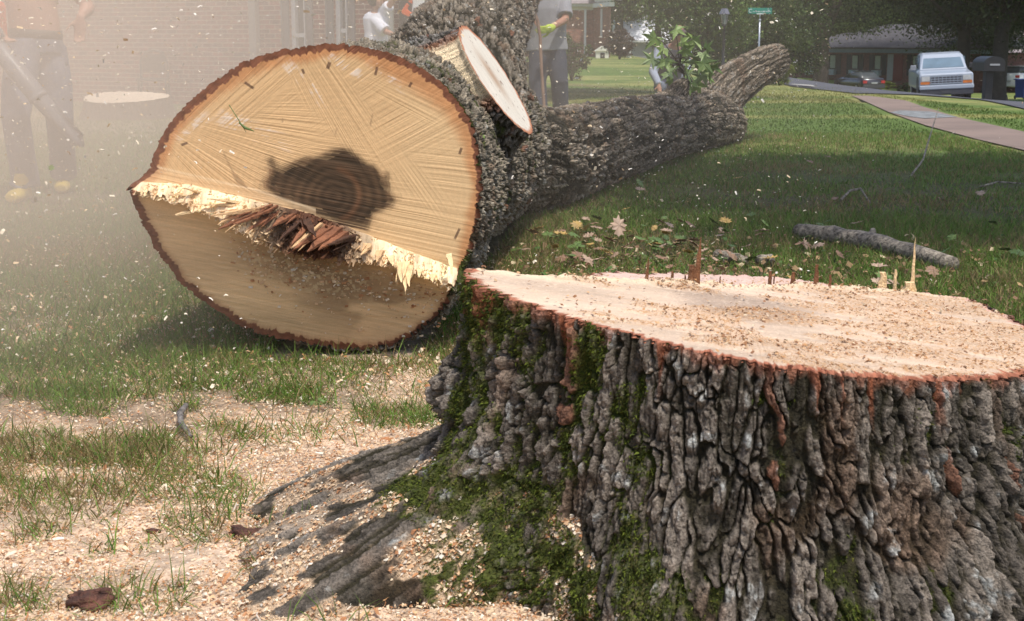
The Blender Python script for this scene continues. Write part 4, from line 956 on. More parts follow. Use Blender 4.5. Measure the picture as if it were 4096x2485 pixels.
for px in (3247, 3332, 3421, 3512, 3665):
    c_ = rx(px); wf = bbox_part('window', c_-.32, -.03, .75, c_+.32, .05, 1.85, M_dwood, rh); bbox_part('pane', c_-.23, -.05, .82, c_+.23, -.031, 1.78, M_blind, wf)
    for s_ in (-1, 1): bbox_part('shutter', c_+s_*.55-.19, -.05, .38, c_+s_*.55+.19, .02, 1.88, M_black, rh)
    if px < 3600:
        ac = bbox_part('air_conditioner', c_-.33, -.35, .32, c_+.33, -.001, .72, M_acu, rh); b = MB(); b.tube([(c_, -.352, .52), (c_, -.37, .52)], [.13, .12], 12); b.build('fan_grille', M_grey, ac)
c_ = rx(3592); bbox_part('door', c_-.42, -.05, 0, c_+.42, .02, 1.9, M_red, rh); c_ = rx(3563); bbox_part('storm_door', c_-.25, -.06, 0, c_+.25, .02, 1.9, M_grey, rh)
# brick building at the right edge
p = Vector((PX(4075, 128), 128, -2.9)); bh_ = empty('brick_building', p); tag(bh_, 'sliver of a red brick building behind the white car at far right', 'building')
b = MB(); b.box(-1.2, 0, 0, 12, 8, 2.5); b.build('wall', M_br2, bh_); b = MB(); b.prism([(-.5, 2.5), (8.5, 2.5), (4, 4.5)], -1.7, 12.5, 'x'); b.build('roof', M_shing2, bh_)
bbox_part('window', .1, -.06, .7, .7, .02, 2.1, M_dwood, bh_)

# ------------------------------------------------------------ plants
def crown_mesh(seed, rad, nclump, nleaf, ls, pal, low=-1., shell=.55, cr_=.28):
    r1 = np.random.RandomState(seed); d = r1.normal(0, 1, (nclump, 3)); d /= np.linalg.norm(d, axis=1)[:, None]
    q_ = shell+(1-shell)*r1.rand(nclump)[:, None]; q_ = q_*(.82+.25*fbm(d[:, 0]*2, d[:, 1]*2, d[:, 2]*2, 3, seed))[:, None]
    cc_ = d*q_; cc_[:, 2] = np.maximum(cc_[:, 2], low)
    ci = r1.randint(0, nclump, nleaf); sz = r1.uniform(.5, 1.2, nclump)[ci][:, None]
    o_ = r1.normal(0, 1, (nleaf, 3))*cr_*sz*.5*np.array([1, 1, .55]); P = (cc_[ci]+o_)*np.array(rad)
    a_ = r1.normal(0, 1, (nleaf, 3)); a_ /= np.linalg.norm(a_, axis=1)[:, None]; b_ = np.cross(a_, r1.normal(0, 1, (nleaf, 3))); b_ /= np.linalg.norm(b_, axis=1)[:, None]
    s_ = ls*r1.uniform(.5, 1.3, nleaf)[:, None]
    V = np.stack([P-a_*s_*.6, P-b_*s_*.3+a_*s_*.05, P+a_*s_*.6, P+b_*s_*.3+a_*s_*.05], 1)
    br_ = r1.uniform(.7, 1.35, nclump)[ci][:, None]
    c_ = np.array(pal)[r1.randint(0, len(pal), nleaf)]*br_*r1.uniform(.75, 1.25, nleaf)[:, None]
    return V.reshape(-1, 3), np.repeat(np.clip(c_, 0, 1), 4, 0)
G1 = [(.055, .09, .022), (.075, .12, .03), (.042, .07, .02), (.10, .14, .035)]
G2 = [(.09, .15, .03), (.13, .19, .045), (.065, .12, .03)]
GD = [(.020, .036, .010), (.028, .046, .012), (.014, .026, .008)]  # dark greens: shade of the right-hand crowns is put into the leaf colour
GY = [(.16, .20, .03), (.11, .16, .025), (.20, .22, .05)]
GR = [(.12, .07, .055), (.09, .06, .045), (.07, .07, .03)]
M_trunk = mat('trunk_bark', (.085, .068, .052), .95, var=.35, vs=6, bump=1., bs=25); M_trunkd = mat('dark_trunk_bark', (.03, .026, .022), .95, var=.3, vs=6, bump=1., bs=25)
def plant(name, base, rad, cz, label, cat, pal, seed, ncl=90, nl=9000, ls=.16, trunk=.0, group=None, tm=None, low=-1., shell=.55, lean=(0, 0), limbs=4, cr_=.28):
    base = Vector(base); root = empty(name, base); tag(root, label, cat, group)
    V, c_ = crown_mesh(seed, rad, ncl, nl, ls, pal, low, shell, cr_); V = V+np.array([lean[0], lean[1], cz])
    tag(mesh_np('crown', V, np.arange(len(V)).reshape(-1, 4), M_tree, root, c_, smooth=False))
    if trunk:
        r1 = random.Random(seed); b = MB()
        b.tube([(0, 0, -.3), (0, 0, .05), (.02, 0, .5), (.03, 0, cz*.5), (lean[0]*.5, lean[1]*.5, cz*.8), (lean[0]*.8, lean[1]*.8, cz+rad[2]*.4)], [trunk*1.9, trunk*1.5, trunk*1.1, trunk*.95, trunk*.7, trunk*.25], 14)
        for i in range(limbs):
            a_ = r1.uniform(0, 6.28); z0 = cz*r1.uniform(.5, .8)
            b.tube([(.02, 0, z0), (math.cos(a_)*rad[0]*.35, math.sin(a_)*rad[1]*.35, z0+rad[2]*.25), (math.cos(a_)*rad[0]*.75, math.sin(a_)*rad[1]*.75, z0+rad[2]*.55)], [trunk*.45, trunk*.3, trunk*.08], 8)
        b.build('trunk', tm or M_trunk, root, True)
    else:
        r1 = random.Random(seed); b = MB()
        for i in range(4):
            a_ = i*1.6; b.tube([(0, 0, -.05), (math.cos(a_)*rad[0]*.3, math.sin(a_)*rad[1]*.3, cz*.9)], [.025, .01], 6)
        b.build('stem', M_trunk, root, True)
    return root
def onT(px, Y, dz=0): x_ = PX(px, Y); return (x_, Y, float(terrain(x_, Y))+dz)
# the tree whose crown shades the right hand lawn (it stands just outside the picture)
plant('shade_tree', (6.9, 6.4, 0), (3.6, 4.0, 2.0), 8.2, 'broad leafy shade tree standing just right of the view', 'tree', G1, 101, 150, 26000, .17, .3, lean=(-1.5, .2))
# bushes
plant('bush', onT(2288, 36), (.45, .45, .58), .55, 'green and rusty bush beside the man in grey on the lawn', 'bush', G2[:1]+GR[:2]+G1[:1], 5, 60, 5000, .05, group=None)
plant('bush', onT(2262, 39), (.3, .3, .75), .7, 'upright green bush directly behind the man in grey', 'bush', GY[1:2]+G2, 6, 40, 3000, .05)
plant('round_hedge', onT(2480, 68), (.85, .8, .82), .78, 'round clipped brown hedge beside the small orange brick house', 'hedge', GR, 7, 120, 9000, .06, shell=.7, cr_=.2)
plant('bush', onT(2356, 77), (.28, .28, .42), .38, 'small green bush at the foot of the white downspout', 'bush', G2, 8, 30, 1500, .06)
plant('bush', onT(2085, 30), (.55, .4, .62), .6, 'reddish brown bush between the rising stem and the man in grey', 'bush', GR, 9, 60, 4000, .05)
p = gpt(3120, 342); plant('cone_bush', p, (.34, .34, .42), .33, 'bright yellow green cone shaped bush under the raised limb', 'bush', GY, 10, 70, 6000, .035, cr_=.22)
plant('low_bush', gpt(3068, 340), (.35, .3, .16), .12, 'low dark green bush beside the yellow green cone bush', 'bush', G2, 12, 30, 2000, .04)
for i, (px, Y_, r_, lb) in enumerate(((3625, 78, .34, 'dark narrow shrub beside the road, left of the white truck'),)):
    plant('shrub', onT(px, Y_), (r_, r_, .5), .45, lb, 'shrub', GD+G1[:1], 20+i, 40, 2500, .06)
plant('shrub', (PX(3562, 101), 101, -2.5), (.55, .4, .32), .25, 'small yellow green shrub in front of the red door', 'shrub', GY, 24, 30, 1500, .08)
for i, (px, lb) in enumerate(((3345, 'tiny round shrub under the second window of the low house'), (3392, 'tiny round shrub under the third window of the low house'))):
    plant('shrub', (PX(px, 110), 110, zr_-.05), (.35, .3, .3), .25, lb, 'shrub', G1, 27+i, 20, 900, .08)
# trees
p = gpt(3290, 322)
tr_ = [
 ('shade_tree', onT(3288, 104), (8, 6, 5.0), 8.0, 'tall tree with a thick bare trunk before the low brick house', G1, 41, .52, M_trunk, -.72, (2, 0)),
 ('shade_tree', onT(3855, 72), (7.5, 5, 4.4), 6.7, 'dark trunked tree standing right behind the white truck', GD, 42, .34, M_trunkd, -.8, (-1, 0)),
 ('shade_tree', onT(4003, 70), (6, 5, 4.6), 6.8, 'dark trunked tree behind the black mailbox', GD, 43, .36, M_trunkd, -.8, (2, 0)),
 ('leafy_tree', onT(2630, 88), (4.2, 3.5, 3.2), 4.9, 'hazy olive tree rising behind the kneeling man', G1, 44, .2, M_trunk, -.8, (0, 0)),
 ('leafy_tree', onT(2810, 82), (4.0, 3, 3.4), 3.6, 'bright green tree behind the lamp post', G2, 45, .2, M_trunk, -1, (0, 0)),
 ('leafy_tree', onT(2960, 90), (4.2, 3, 3.6), 3.5, 'dense green tree directly behind the green street sign', G1, 46, .22, M_trunk, -1, (0, 0)),
 ('leafy_tree', onT(3110, 98), (4.0, 3, 4.6), 4.2, 'dark dense tree at the left corner of the low house', GD+G1[:2], 47, .25, M_trunk, -1, (0, 0)),
 ('leafy_tree', onT(2480, 104), (3.2, 3, 4), 5.4, 'brownish tree rising just right of the white gable', GR[2:]+G1[:2], 48, .2, M_trunk, -.8, (0, 0)),
 ('leafy_tree', onT(3420, 140), (9, 5, 6), 6.5, 'broad dark tree behind the left half of the low house roof', GD+G1[:1], 49, .3, M_trunkd, -1, (0, 0)),
 ('leafy_tree', onT(3700, 138), (9, 5, 6.5), 7, 'broad dark tree behind the right half of the low house roof', GD+G1[:1], 50, .3, M_trunkd, -1, (0, 0)),
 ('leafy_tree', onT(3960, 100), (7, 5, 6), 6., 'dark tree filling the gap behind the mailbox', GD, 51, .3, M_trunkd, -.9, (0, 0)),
 ('leafy_tree', onT(3200, 150), (8, 5, 7), 7, 'tall distant tree between the street sign and the low house', G1, 52, .3, M_trunk, -1, (0, 0)),
 ('leafy_tree', onT(2760, 140), (8, 5, 7), 8.2, 'tall distant tree far behind the kneeling man', G1, 53, .3, M_trunk, -.75, (0, 0)),
 ('leafy_tree', onT(3000, 160), (8, 5, 7), 8, 'tall distant tree far behind the lamp post', GD+G1, 54, .3, M_trunk, -1, (0, 0)),
 ('leafy_tree', onT(2470, 150), (6, 5, 6), 8.2, 'tall distant tree above the white roofed building', G1, 55, .3, M_trunk, -.72, (0, 0)),
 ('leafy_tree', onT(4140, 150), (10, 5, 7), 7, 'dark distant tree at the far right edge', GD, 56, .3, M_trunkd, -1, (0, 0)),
]
for nm, bs_, rd_, cz_, lb_, pl_, sd_, tk_, tm_, lw_, ln_ in tr_:
    far_ = bs_[1] > 120
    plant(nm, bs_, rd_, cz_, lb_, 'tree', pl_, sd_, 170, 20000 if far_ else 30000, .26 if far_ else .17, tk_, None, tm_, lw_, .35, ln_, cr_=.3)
r1 = np.random.RandomState(77); V = []; cl = []
for i in range(60):
    a_ = -.42+.84*i/59; Y_ = 205+r1.uniform(-6, 6); v_, c_ = crown_mesh(900+i, (7, 4, 8), 40, 3200, .75, G1+GD, -1, .2)
    V.append(v_+np.array([a_*Y_, Y_, 4.5])); cl.append(c_)
V = np.concatenate(V); tag(mesh_np('woods', V, np.arange(len(V)).reshape(-1, 4), M_tree, None, np.concatenate(cl), smooth=False), 'far belt of woods closing the view behind all the houses', 'woods', kind='stuff')

# ------------------------------------------------------------ street furniture
p = Vector(onT(2895, 45)); lp = empty('lamp_post', p); tag(lp, 'black lamp post with glass lantern and flared cap on the lawn', 'lamp post')
zt = 1.03+112/F*45-p.z
b = MB(); b.tube([(0, 0, -.1), (0, 0, .1), (0, 0, .12), (0, 0, zt-.56), (0, 0, zt-.52), (0, 0, zt-.49)], [.06, .06, .045, .045, .08, .05], 12); b.build('post', M_black, lp, True)
ln = empty('lantern', (0, 0, zt-.49)); ln.parent = lp
M_lcap = mat('slate_blue_metal', (.12, .125, .16), .45)
b = MB(); n_ = 6
b.tube([(0, 0, .30), (0, 0, .32), (0, 0, .47), (0, 0, .475), (0, 0, .49)], [.18, .18, .105, .08, .08], 6); b.build('cap', M_lcap, ln)
b = MB(); b.tube([(0, 0, .01), (0, 0, .29)], [.075, .125], 6); b.build('glass', mat('lantern_glass', (.30, .33, .30), .1, var=.2), ln)
b = MB()
for k in range(6): a_ = k*math.pi/3; b.tube([(.082*math.cos(a_), .082*math.sin(a_), 0), (.135*math.cos(a_), .135*math.sin(a_), .30)], .009, 6)
b.build('frame', M_black, ln)
p = Vector(onT(3037, 52)); sg = empty('street_sign', p); tag(sg, 'green street name sign with worn white lettering on a thin steel pole', 'street sign')
zs0, zs1 = at(3040, 56, 52).z-p.z, at(3040, 32, 52).z-p.z; hw = (3086-2993)/F*52/2
b = MB(); b.tube([(0, 0, -.2), (-.0, 0, zs0-.22)], .032, 10); b.tube([(0, 0, zs0-.25), (0, 0, zs0-.2), (0, 0, zs0-.18)], [.045, .045, .02], 10); b.tube([(0, 0, zs0-.2), (0, 0, zs0)], .014, 8); b.build('pole', M_steel, sg, True)
b = MB(); b.box(-hw, -.012, zs0, hw, .012, zs1); b.build('sign_panel', mat('sign_green', (.0, .22, .15), .45, var=.05), sg, bevel=.004)
b = MB(); cz_ = (zs0+zs1)/2; hh_ = (zs1-zs0)
arc = [(-hw*.80+math.cos(t_)*hh_*.27, -.016, cz_+math.sin(t_)*hh_*.27) for t_ in np.linspace(.9, 5.4, 12)]; b.tube(arc, .012, 6)
r1 = random.Random(4); xx = -hw*.60
while xx < hw*.55:
    h1 = r1.uniform(.08, .17)*hh_*1.2; b.box(xx, -.018, cz_-hh_*.2, xx+r1.uniform(.012, .028), -.0125, cz_-hh_*.2+h1); 
    if r1.random() < .6: b.box(xx-.005, -.017, cz_-hh_*.2+h1*.7, xx+.045, -.0124, cz_-hh_*.2+h1*.7+.012)
    xx += r1.uniform(.035, .06)
b.box(hw*.66, -.018, cz_-hh_*.2, hw*.70, -.0125, cz_+hh_*.15); b.box(hw*.7, -.0175, cz_-hh_*.2, hw*.77, -.0126, cz_-hh_*.14); b.box(hw*.7, -.0175, cz_+hh_*.09, hw*.77, -.0126, cz_+hh_*.15); b.box(hw*.77, -.0172, cz_-hh_*.16, hw*.80, -.0127, cz_+hh_*.1)
b.box(hw*.85, -.018, cz_-hh_*.2, hw*.87, -.0125, cz_+hh_*.03); b.box(-.12, -.02, zs0-.015, .12, .02, zs0+.02)
b.build('lettering', M_white, sg)
# mailbox
p = Vector(onT(3962, 34)); mbx = empty('mailbox', p, R(8)); tag(mbx, 'black arched mailbox on a thick black post beside the road', 'mailbox')
zt = at(3980, 222, 34).z-p.z
b = MB(); b.box(-.09, -.09, -.2, .09, .09, zt-.36); b.build('post', M_black, mbx, bevel=.01)
hw_ = .26; pr = [(-hw_, zt-.36)]+[(hw_*math.cos(t_)*-1, zt-.16+.14*math.sin(t_)) for t_ in np.linspace(0, math.pi, 12)]+[(hw_, zt-.36)]
b = MB(); b.prism(pr, -.3, .3, 'y'); b.build('box', M_black, mbx)
b = MB(); b.box(-.12, -.315, zt-.23, .12, -.301, zt-.19); b.build('number_plate', M_grey, mbx)
b = MB(); b.box(.27, -.1, zt-.22, .30, .02, zt-.16); b.build('flag', M_white, mbx)
# blue wheelie bin
p = Vector(onT(4100, 76)); bn = empty('wheelie_bin', p); tag(bn, 'blue wheelie bin by the kerb at the right edge', 'bin'); M_blue = mat('blue_plastic', (.01, .04, .22), .5)
b = MB(); b.tube([(0, 0, .08), (0, 0, 1.0)], [.30, .38], 4); b.build('body', M_blue, bn); b = MB(); b.box(-.34, -.36, 1.0, .34, .36, 1.06); b.build('lid', M_blue, bn, bevel=.02)
for s_ in (-1, 1): b = MB(); b.tube([(s_*.2, .26, .1), (s_*.26, .26, .1)], .1, 12); b.build('wheel', M_black, bn)

# ------------------------------------------------------------ vehicles
M_van = mat('pale_blue_white_paint', (.36, .40, .46), .3, var=.03, coat=.5); M_tyre = mat('tyre', (.015, .015, .015), .85); M_rim = mat('rim', (.4, .4, .42), .35, .7)
M_wscr = mat('windscreen', (.13, .19, .24), .08, var=.2, vs=1.5); M_amb = mat('amber_lens', (.55, .16, .03), .3); M_lamp = mat('headlight_lens', (.5, .5, .48), .2)
M_grl = mat('grille_black', (.05, .05, .06), .5); M_dcar = mat('charcoal_paint', (.03, .03, .04), .25, var=.03, coat=.6); M_wcar = mat('white_car_paint', (.62, .64, .66), .25, var=.03, coat=.6); M_tail = mat('tail_light', (.45, .02, .02), .3)
def wheel(x, y, r, parent, w_=.24):
    b = MB(); b.tube([(x-w_/2, y, r), (x-w_/2+.03, y, r), (x+w_/2-.03, y, r), (x+w_/2, y, r)], [r*.9, r, r, r*.9], 20, up=(0, 0, 1)); t_ = b.build('wheel', M_tyre, parent)
    s_ = 1 if x > 0 else -1
    b = MB(); b.tube([(x+s_*(w_/2-.01), y, r), (x+s_*(w_/2+.012), y, r)], r*.6, 16); b.build('rim', M_rim, t_)
def loft(b, secs):                     # secs: list of (y, [(x,z)...] half profile from bottom centre to top centre)
    rings = []
    for y, h in secs:
        full = [(x, z) for x, z in h]+[(-x, z) for x, z in reversed(h)]; rings.append([(x, y, z) for x, z in full])
    n = len(rings[0]); vs = [v for r_ in rings for v in r_]; fs = []
    for i in range(len(rings)-1):
        for k in range(n): fs.append((i*n+k, i*n+(k+1) % n, (i+1)*n+(k+1) % n, (i+1)*n+k))
    fs += [tuple(range(n-1, -1, -1)), tuple((len(rings)-1)*n+k for k in range(n))]; b.add(vs, fs)
# full-size truck facing us (local: front is -y)
ty_ = 55.; p = Vector((PX(3800, ty_), ty_, 1.03-(402-150)/F*ty_)); tk = empty('pickup_truck', p, R(-12)); tk.rotation_euler = (0, R(-3.2), R(-11))
tag(tk, 'pale old pickup truck with square grille and amber lights parked facing us', 'truck')
b = MB()
loft(b, [(0, [(.9, .55), (.97, .62), (.97, 1.0), (.93, 1.06)]), (.06, [(.93, .5), (1., .6), (1., 1.02), (.95, 1.10)]), (1.3, [(.93, .45), (1., .55), (1., 1.10), (.90, 1.22)]), (1.45, [(.93, .45), (1., .55), (1., 1.12), (.9, 1.25)]), (5.2, [(.93, .45), (1., .55), (1., 1.15), (.9, 1.25)])])
b.build('body', M_van, tk, bevel=.03)
b = MB(); loft(b, [(1.15, [(.9, 1.2), (.88, 1.22), (.86, 1.24)]), (1.85, [(.9, 1.2), (.80, 1.72), (.70, 1.80)]), (2.2, [(.9, 1.2), (.78, 1.78), (.70, 1.86)]), (3.3, [(.9, 1.2), (.78, 1.78), (.68, 1.86)]), (3.5, [(.9, 1.2), (.80, 1.5), (.70, 1.52)])]); b.build('cab', M_van, tk, bevel=.03)
sl = Vector((0, .7, .52))
b = MB(); b.add([(-.78, 1.20, 1.27), (.78, 1.20, 1.27), (.68, 1.79, 1.72), (-.68, 1.79, 1.72), (-.78, 1.19, 1.29), (.78, 1.19, 1.29), (.68, 1.78, 1.74), (-.68, 1.78, 1.74)], [(0, 3, 2, 1), (4, 5, 6, 7), (0, 1, 5, 4), (1, 2, 6, 5), (2, 3, 7, 6), (3, 0, 4, 7)]); b.build('windscreen', M_wscr, tk)
for s_ in (-1, 1):
    b = MB(); b.box(s_*.865-.03, 1.9, 1.28, s_*.865+.03, 3.1, 1.68); b.build('side_window', M_wscr, tk)
    hl_ = bbox_part('headlight', s_*.76-.15, -.03, .82, s_*.76+.15, -.001, 1.0, M_lamp, tk); bbox_part('indicator', s_*.78-.17, -.028, .70, s_*.78+.17, -.001, .80, M_amb, tk)
    b = MB(); b.box(s_*1.0, 1.35, 1.22, s_*1.22, 1.42, 1.42); mm = b.build('wing_mirror', M_black if s_ > 0 else M_rim, tk, bevel=.02)
    b = MB(); b.prism([(.30, .30), (.34, .80), (.62, .98), (1.08, .98), (1.32, .80), (1.36, .30)], s_*.99, s_*1.004, 'x'); b.build('wheel_arch', M_grl, tk)
    for yy in (.83, 4.2): wheel(s_*.86, yy, .37, tk)
gl_ = bbox_part('grille', -.58, -.025, .70, .58, -.001, 1.0, M_grl, tk)
b = MB()
for k in range(4): b.box(-.58, -.04, .71+k*.085, .58, -.026, .735+k*.085)
for k in range(9): b.box(-.57+k*.14, -.0405, .71, -.555+k*.14, -.0255, .99)
b.build('grille_bars', M_van, gl_)
b = MB(); b.box(-1.0, -.16, .50, 1.0, -.03, .66); b.build('bumper', M_van, tk, bevel=.03); b = MB(); b.box(-.98, -.13, .28, .98, -.03, .495); b.build('lower_valance', M_grl, tk, bevel=.02)
bbox_part('plate', -.2, -.15, .34, .15, -.131, .46, M_grl, tk)
def car(name, label, loc, rz, paint, rear_first=True, suv=False):
    t_ = empty(name, loc, rz); tag(t_, label, 'car'); H = .25 if suv else 0
    b = MB(); loft(b, [(0, [(.72, .35), (.80, .5), (.80, .78+H), (.70, .92+H)]), (.12, [(.80, .28), (.88, .5), (.88, .82+H), (.74, 1.0+H)]), (.75, [(.82, .22), (.9, .5), (.9, .86+H), (.76, 1.0+H)]), (3.3, [(.82, .22), (.9, .5), (.9, .84+H), (.76, .98+H)]), (4.3, [(.80, .25), (.86, .5), (.84, .74+H), (.68, .86+H)]), (4.5, [(.7, .35), (.76, .5), (.74, .66+H), (.6, .74+H)])]); b.build('body', paint, t_, True)
    b = MB(); loft(b, [(.45 if not suv else .1, [(.76, .95+H), (.72, .98+H), (.6, .99+H)]), (1.15 if not suv else .5, [(.78, .95+H), (.62, 1.36+H), (.5, 1.42+H)]), (2.2, [(.78, .95+H), (.62, 1.40+H), (.5, 1.46+H)]), (3.2, [(.78, .93+H), (.72, .96+H), (.6, .98+H)])]); b.build('cabin', M_glass, t_, True)
    b = MB(); b.prism([(1.1 if not suv else .4, 1.425+H), (2.3, 1.465+H), (2.3, 1.49+H), (1.1 if not suv else .4, 1.45+H)], -.56, .56, 'x'); b.build('roof', paint, t_)
    for s_ in (-1, 1):
        b = MB(); b.box(s_*.68-.15, -.015, .66+H, s_*.68+.15, .1, .84+H); b.build('tail_light', M_tail, t_, bevel=.01)
        for yy in (.85, 3.5): wheel(s_*.8, yy, .33, t_, .2)
    b = MB(); b.box(-.82, -.06, .32, .82, .06, .56); b.build('bumper', M_grl if not suv else paint, t_, bevel=.02); bbox_part('plate', -.22, -.075, .62, .22, -.012, .74, M_grey, t_)
Yc = 99; car('dark_sedan', 'dark sedan seen from behind in front of the low brick house', (PX(3505, Yc), Yc, 1.03-216/F*Yc), R(14), M_dcar)
Yc = 100; car('white_hatchback', 'white hatchback parked at the far right behind the mailbox', (PX(4050, Yc)-.1, Yc, 1.03-208/F*Yc), R(-52), M_wcar, suv=True)

# ------------------------------------------------------------ litter on the lawn
def leaf_mesh(kind, seed):
    r1 = random.Random(seed)
    if kind == 'star':
        pts = []
        for k in range(5):
            a_ = math.pi/2+(k-2)*1.05; L_ = (1, .88, .6)[abs(k-2)]
            pts.append((a_-.32, .36 if k else .2)); pts.append((a_-.11, L_*.72)); pts.append((a_, L_)); pts.append((a_+.11, L_*.72))
        pts.append((math.pi/2+2*1.05+.32, .2))
        out_ = [(math.cos(a_)*r_, math.sin(a_)*r_) for a_, r_ in pts]+[(0, -.08)]
    else:
        out_ = [(0, -.55), (.12, -.4), (.3, -.42), (.2, -.2), (.45, -.12), (.3, .02), (.5, .2), (.25, .25), (.3, .5), (.1, .42), (0, .7), (-.12, .45), (-.32, .45), (-.25, .22), (-.5, .12), (-.28, 0), (-.4, -.2), (-.18, -.22), (-.28, -.45), (-.1, -.42)]
    curl = r1.uniform(-.35, .45); tw = r1.uniform(-.3, .3)
    vs = [(0, .08, 0.02)]+[(x, y, curl*(x*x+y*y)*.9+tw*x*y+r1.uniform(-.05, .05)) for x, y in out_]; n = len(out_)
    fs = [(0, i+1, (i+1) % n+1) for i in range(n)]
    vs += [(x, y, z-.012) for x, y, z in vs]; m_ = n+1
    fs += [(a_+m_, c_+m_, b_+m_) for a_, b_, c_ in fs]+[(i+1, i+1+m_, (i+1) % n+1+m_, (i+1) % n+1) for i in range(n)]
    me = bpy.data.meshes.new('leaf'); me.from_pydata(vs, [], fs); me.update(); return me
def lm(name, c): return (lambda m_: m_)(mat(name, c, .55, var=.3, vs=2.5))
M_ly, M_lb, M_lg, M_lt = lm('yellow_leaf', (.42, .27, .08)), lm('brown_leaf', (.25, .145, .085)), lm('green_leaf', (.10, .16, .035)), lm('tan_leaf', (.38, .26, .18))
lv = {}
def leaf(x, y, z, s, kind, m_, seed, rot=None):
    key = (kind, m_.name, seed % 5)
    if key not in lv: me = leaf_mesh(kind, seed % 5+(10 if kind == 'star' else 0)); me = me.copy(); me.materials.append(m_); lv[key] = me
    o = bpy.data.objects.new('fallen_leaf', lv[key]); C.objects.link(o); o.location = (x, y, z); o.scale = (s, s, s)
    r1 = random.Random(seed*13+1); o.rotation_euler = rot or (r1.gauss(0, .28), r1.gauss(0, .28), r1.uniform(0, 6.28)); return o
r1 = random.Random(12)
kinds = [(M_ly, 'yellow oak leaf lying in the litter behind the stump', 'yellow fallen leaves', 24), (M_lb, 'brown dry oak leaf lying in the litter behind the stump', 'brown fallen leaves', 44), (M_lg, 'green oak leaf lying in the litter behind the stump', 'green fallen leaves', 56), (M_lt, 'pale tan dry leaf lying in the litter behind the stump', 'tan fallen leaves', 34)]
sd_ = 0
for m_, lb_, gp_, n_ in kinds:
    for i in range(n_):
        sd_ += 1
        if r1.random() < .72: px, py = r1.gauss(2560, 330), r1.uniform(905, 1085)
        else: px, py = r1.uniform(2300, 4090), r1.uniform(640, 1180)
        q_ = gpt(px, max(py, 560)); 
        if not outside(np.array([q_.x]), np.array([q_.y]))[0]: continue
        o = leaf(q_.x, q_.y, float(gz(q_.x, q_.y))+.05, r1.uniform(.04, .078), 'oak', m_, sd_); tag(o, lb_, 'leaf', gp_)
for px, py, s_, lb_ in ((2475, 978, .10, 'large pale tan leaf standing up just behind the stump'), (2490, 940, .07, None)):
    if lb_: q_ = gpt(px, py); tag(leaf(q_.x, q_.y, .09, s_, 'oak', M_lt, 3, (R(60), .2, .3)), lb_, 'leaf')
x, y = scatter(5200, -.3, 2.6, 5., 7.2, lambda a_, b_: (.2+.8*np.exp(-(((a_-.75)/.8)**2+((b_-6)/.6)**2)))*outside(a_, b_), 71)
o = flakes('leaf_litter', np.stack([x, y, gz(x, y)+.02+.02*rs.rand(len(x))], -1), .010, .045, 72, .5, pal=np.array([(.28, .18, .10), (.42, .28, .14), (.16, .10, .06), (.10, .17, .05), (.60, .48, .30), (.35, .20, .12)]), lw=(.3, .7)); tag(o, 'crumbled leaves and bits of bark on the ground behind the stump', 'leaf litter')
# fallen branch
M_brn = mat('branch_bark', (.24, .205, .16), .9, var=.8, vs=45, bump=1., bs=90)
def twig(name, pts, rad, label, cat='branch', m_=None, n=9):
    pts = [Vector(q_) for q_ in pts]; 
    r1 = random.Random(int(pts[0].x*1000)); P2 = []; R2 = []
    for i in range(len(pts)-1):
        for k in range(3):
            f_ = k/3; P2.append(pts[i].lerp(pts[i+1], f_)+Vector((r1.gauss(0, 1), r1.gauss(0, 1), r1.gauss(0, 1)))*rad[0]*.07); R2.append((rad[i]*(1-f_)+rad[i+1]*f_)*r1.uniform(.95, 1.07))
    P2.append(pts[-1]); R2.append(rad[-1])
    b = MB(); b.tube(P2, R2, n); o = b.build(name, m_ or M_brn, None, True); tag(o, label, cat); return o
def gg(px, py, dz): q_ = gpt(px, py); return Vector((q_.x, q_.y, float(gz(q_.x, q_.y))+dz))
fb = twig('fallen_branch', [gg(3190, 962, .045), gg(3330, 985, .05), gg(3480, 1010, .05), gg(3640, 1050, .045), gg(3810, 1095, .04)], [.045, .047, .05, .043, .035], 'thick grey fallen branch lying in the grass behind the stump', n=14)
b = MB(); b.tube([gg(3480, 1007, .07), gg(3487, 1001, .09), gg(3489, 999, .10)], [.022, .018, .012], 8); b.build('knot', M_brn, fb, True)
twig('fallen_stick', [gg(3360, 815, .02), gg(3400, 800, .06), gg(3440, 798, .07), gg(3480, 825, .02)], [.009, .008, .007, .005], 'thin arched grey twig on the shaded lawn', 'twig')
twig('fallen_stick', [gg(3640, 720, .02), gg(3690, 690, .1), gg(3720, 640, .25), gg(3745, 600, .38)], [.008, .007, .005, .003], 'thin twig poking up from the shaded lawn at right', 'twig')
twig('fallen_stick', [gg(3920, 760, .02), gg(3990, 745, .03), gg(4090, 752, .03)], [.008, .007, .005], 'thin dark twig at the right edge of the lawn', 'twig')
twig('fallen_branch', [gg(2870, 1050, .03), gg(2920, 1060, .03), gg(2990, 1068, .025), ], [.03, .028, .02], 'short broken stick with torn end just behind the stump')
twig('fallen_branch', [gg(3030, 1072, .025), gg(3085, 1068, .03)], [.028, .03], 'short grey stub of branch just behind the stump, right of the torn stick')
twig('fallen_stick', [gg(745, 1665, .03), gg(722, 1700, .03), gg(728, 1745, .03), gg(765, 1785, .02)], [.007, .009, .008, .006], 'curved grey twig dusted with shavings among the grass', 'twig', mat('dusted_bark', (.17, .155, .145), .9, var=.7, vs=60, bump=.8, bs=200))
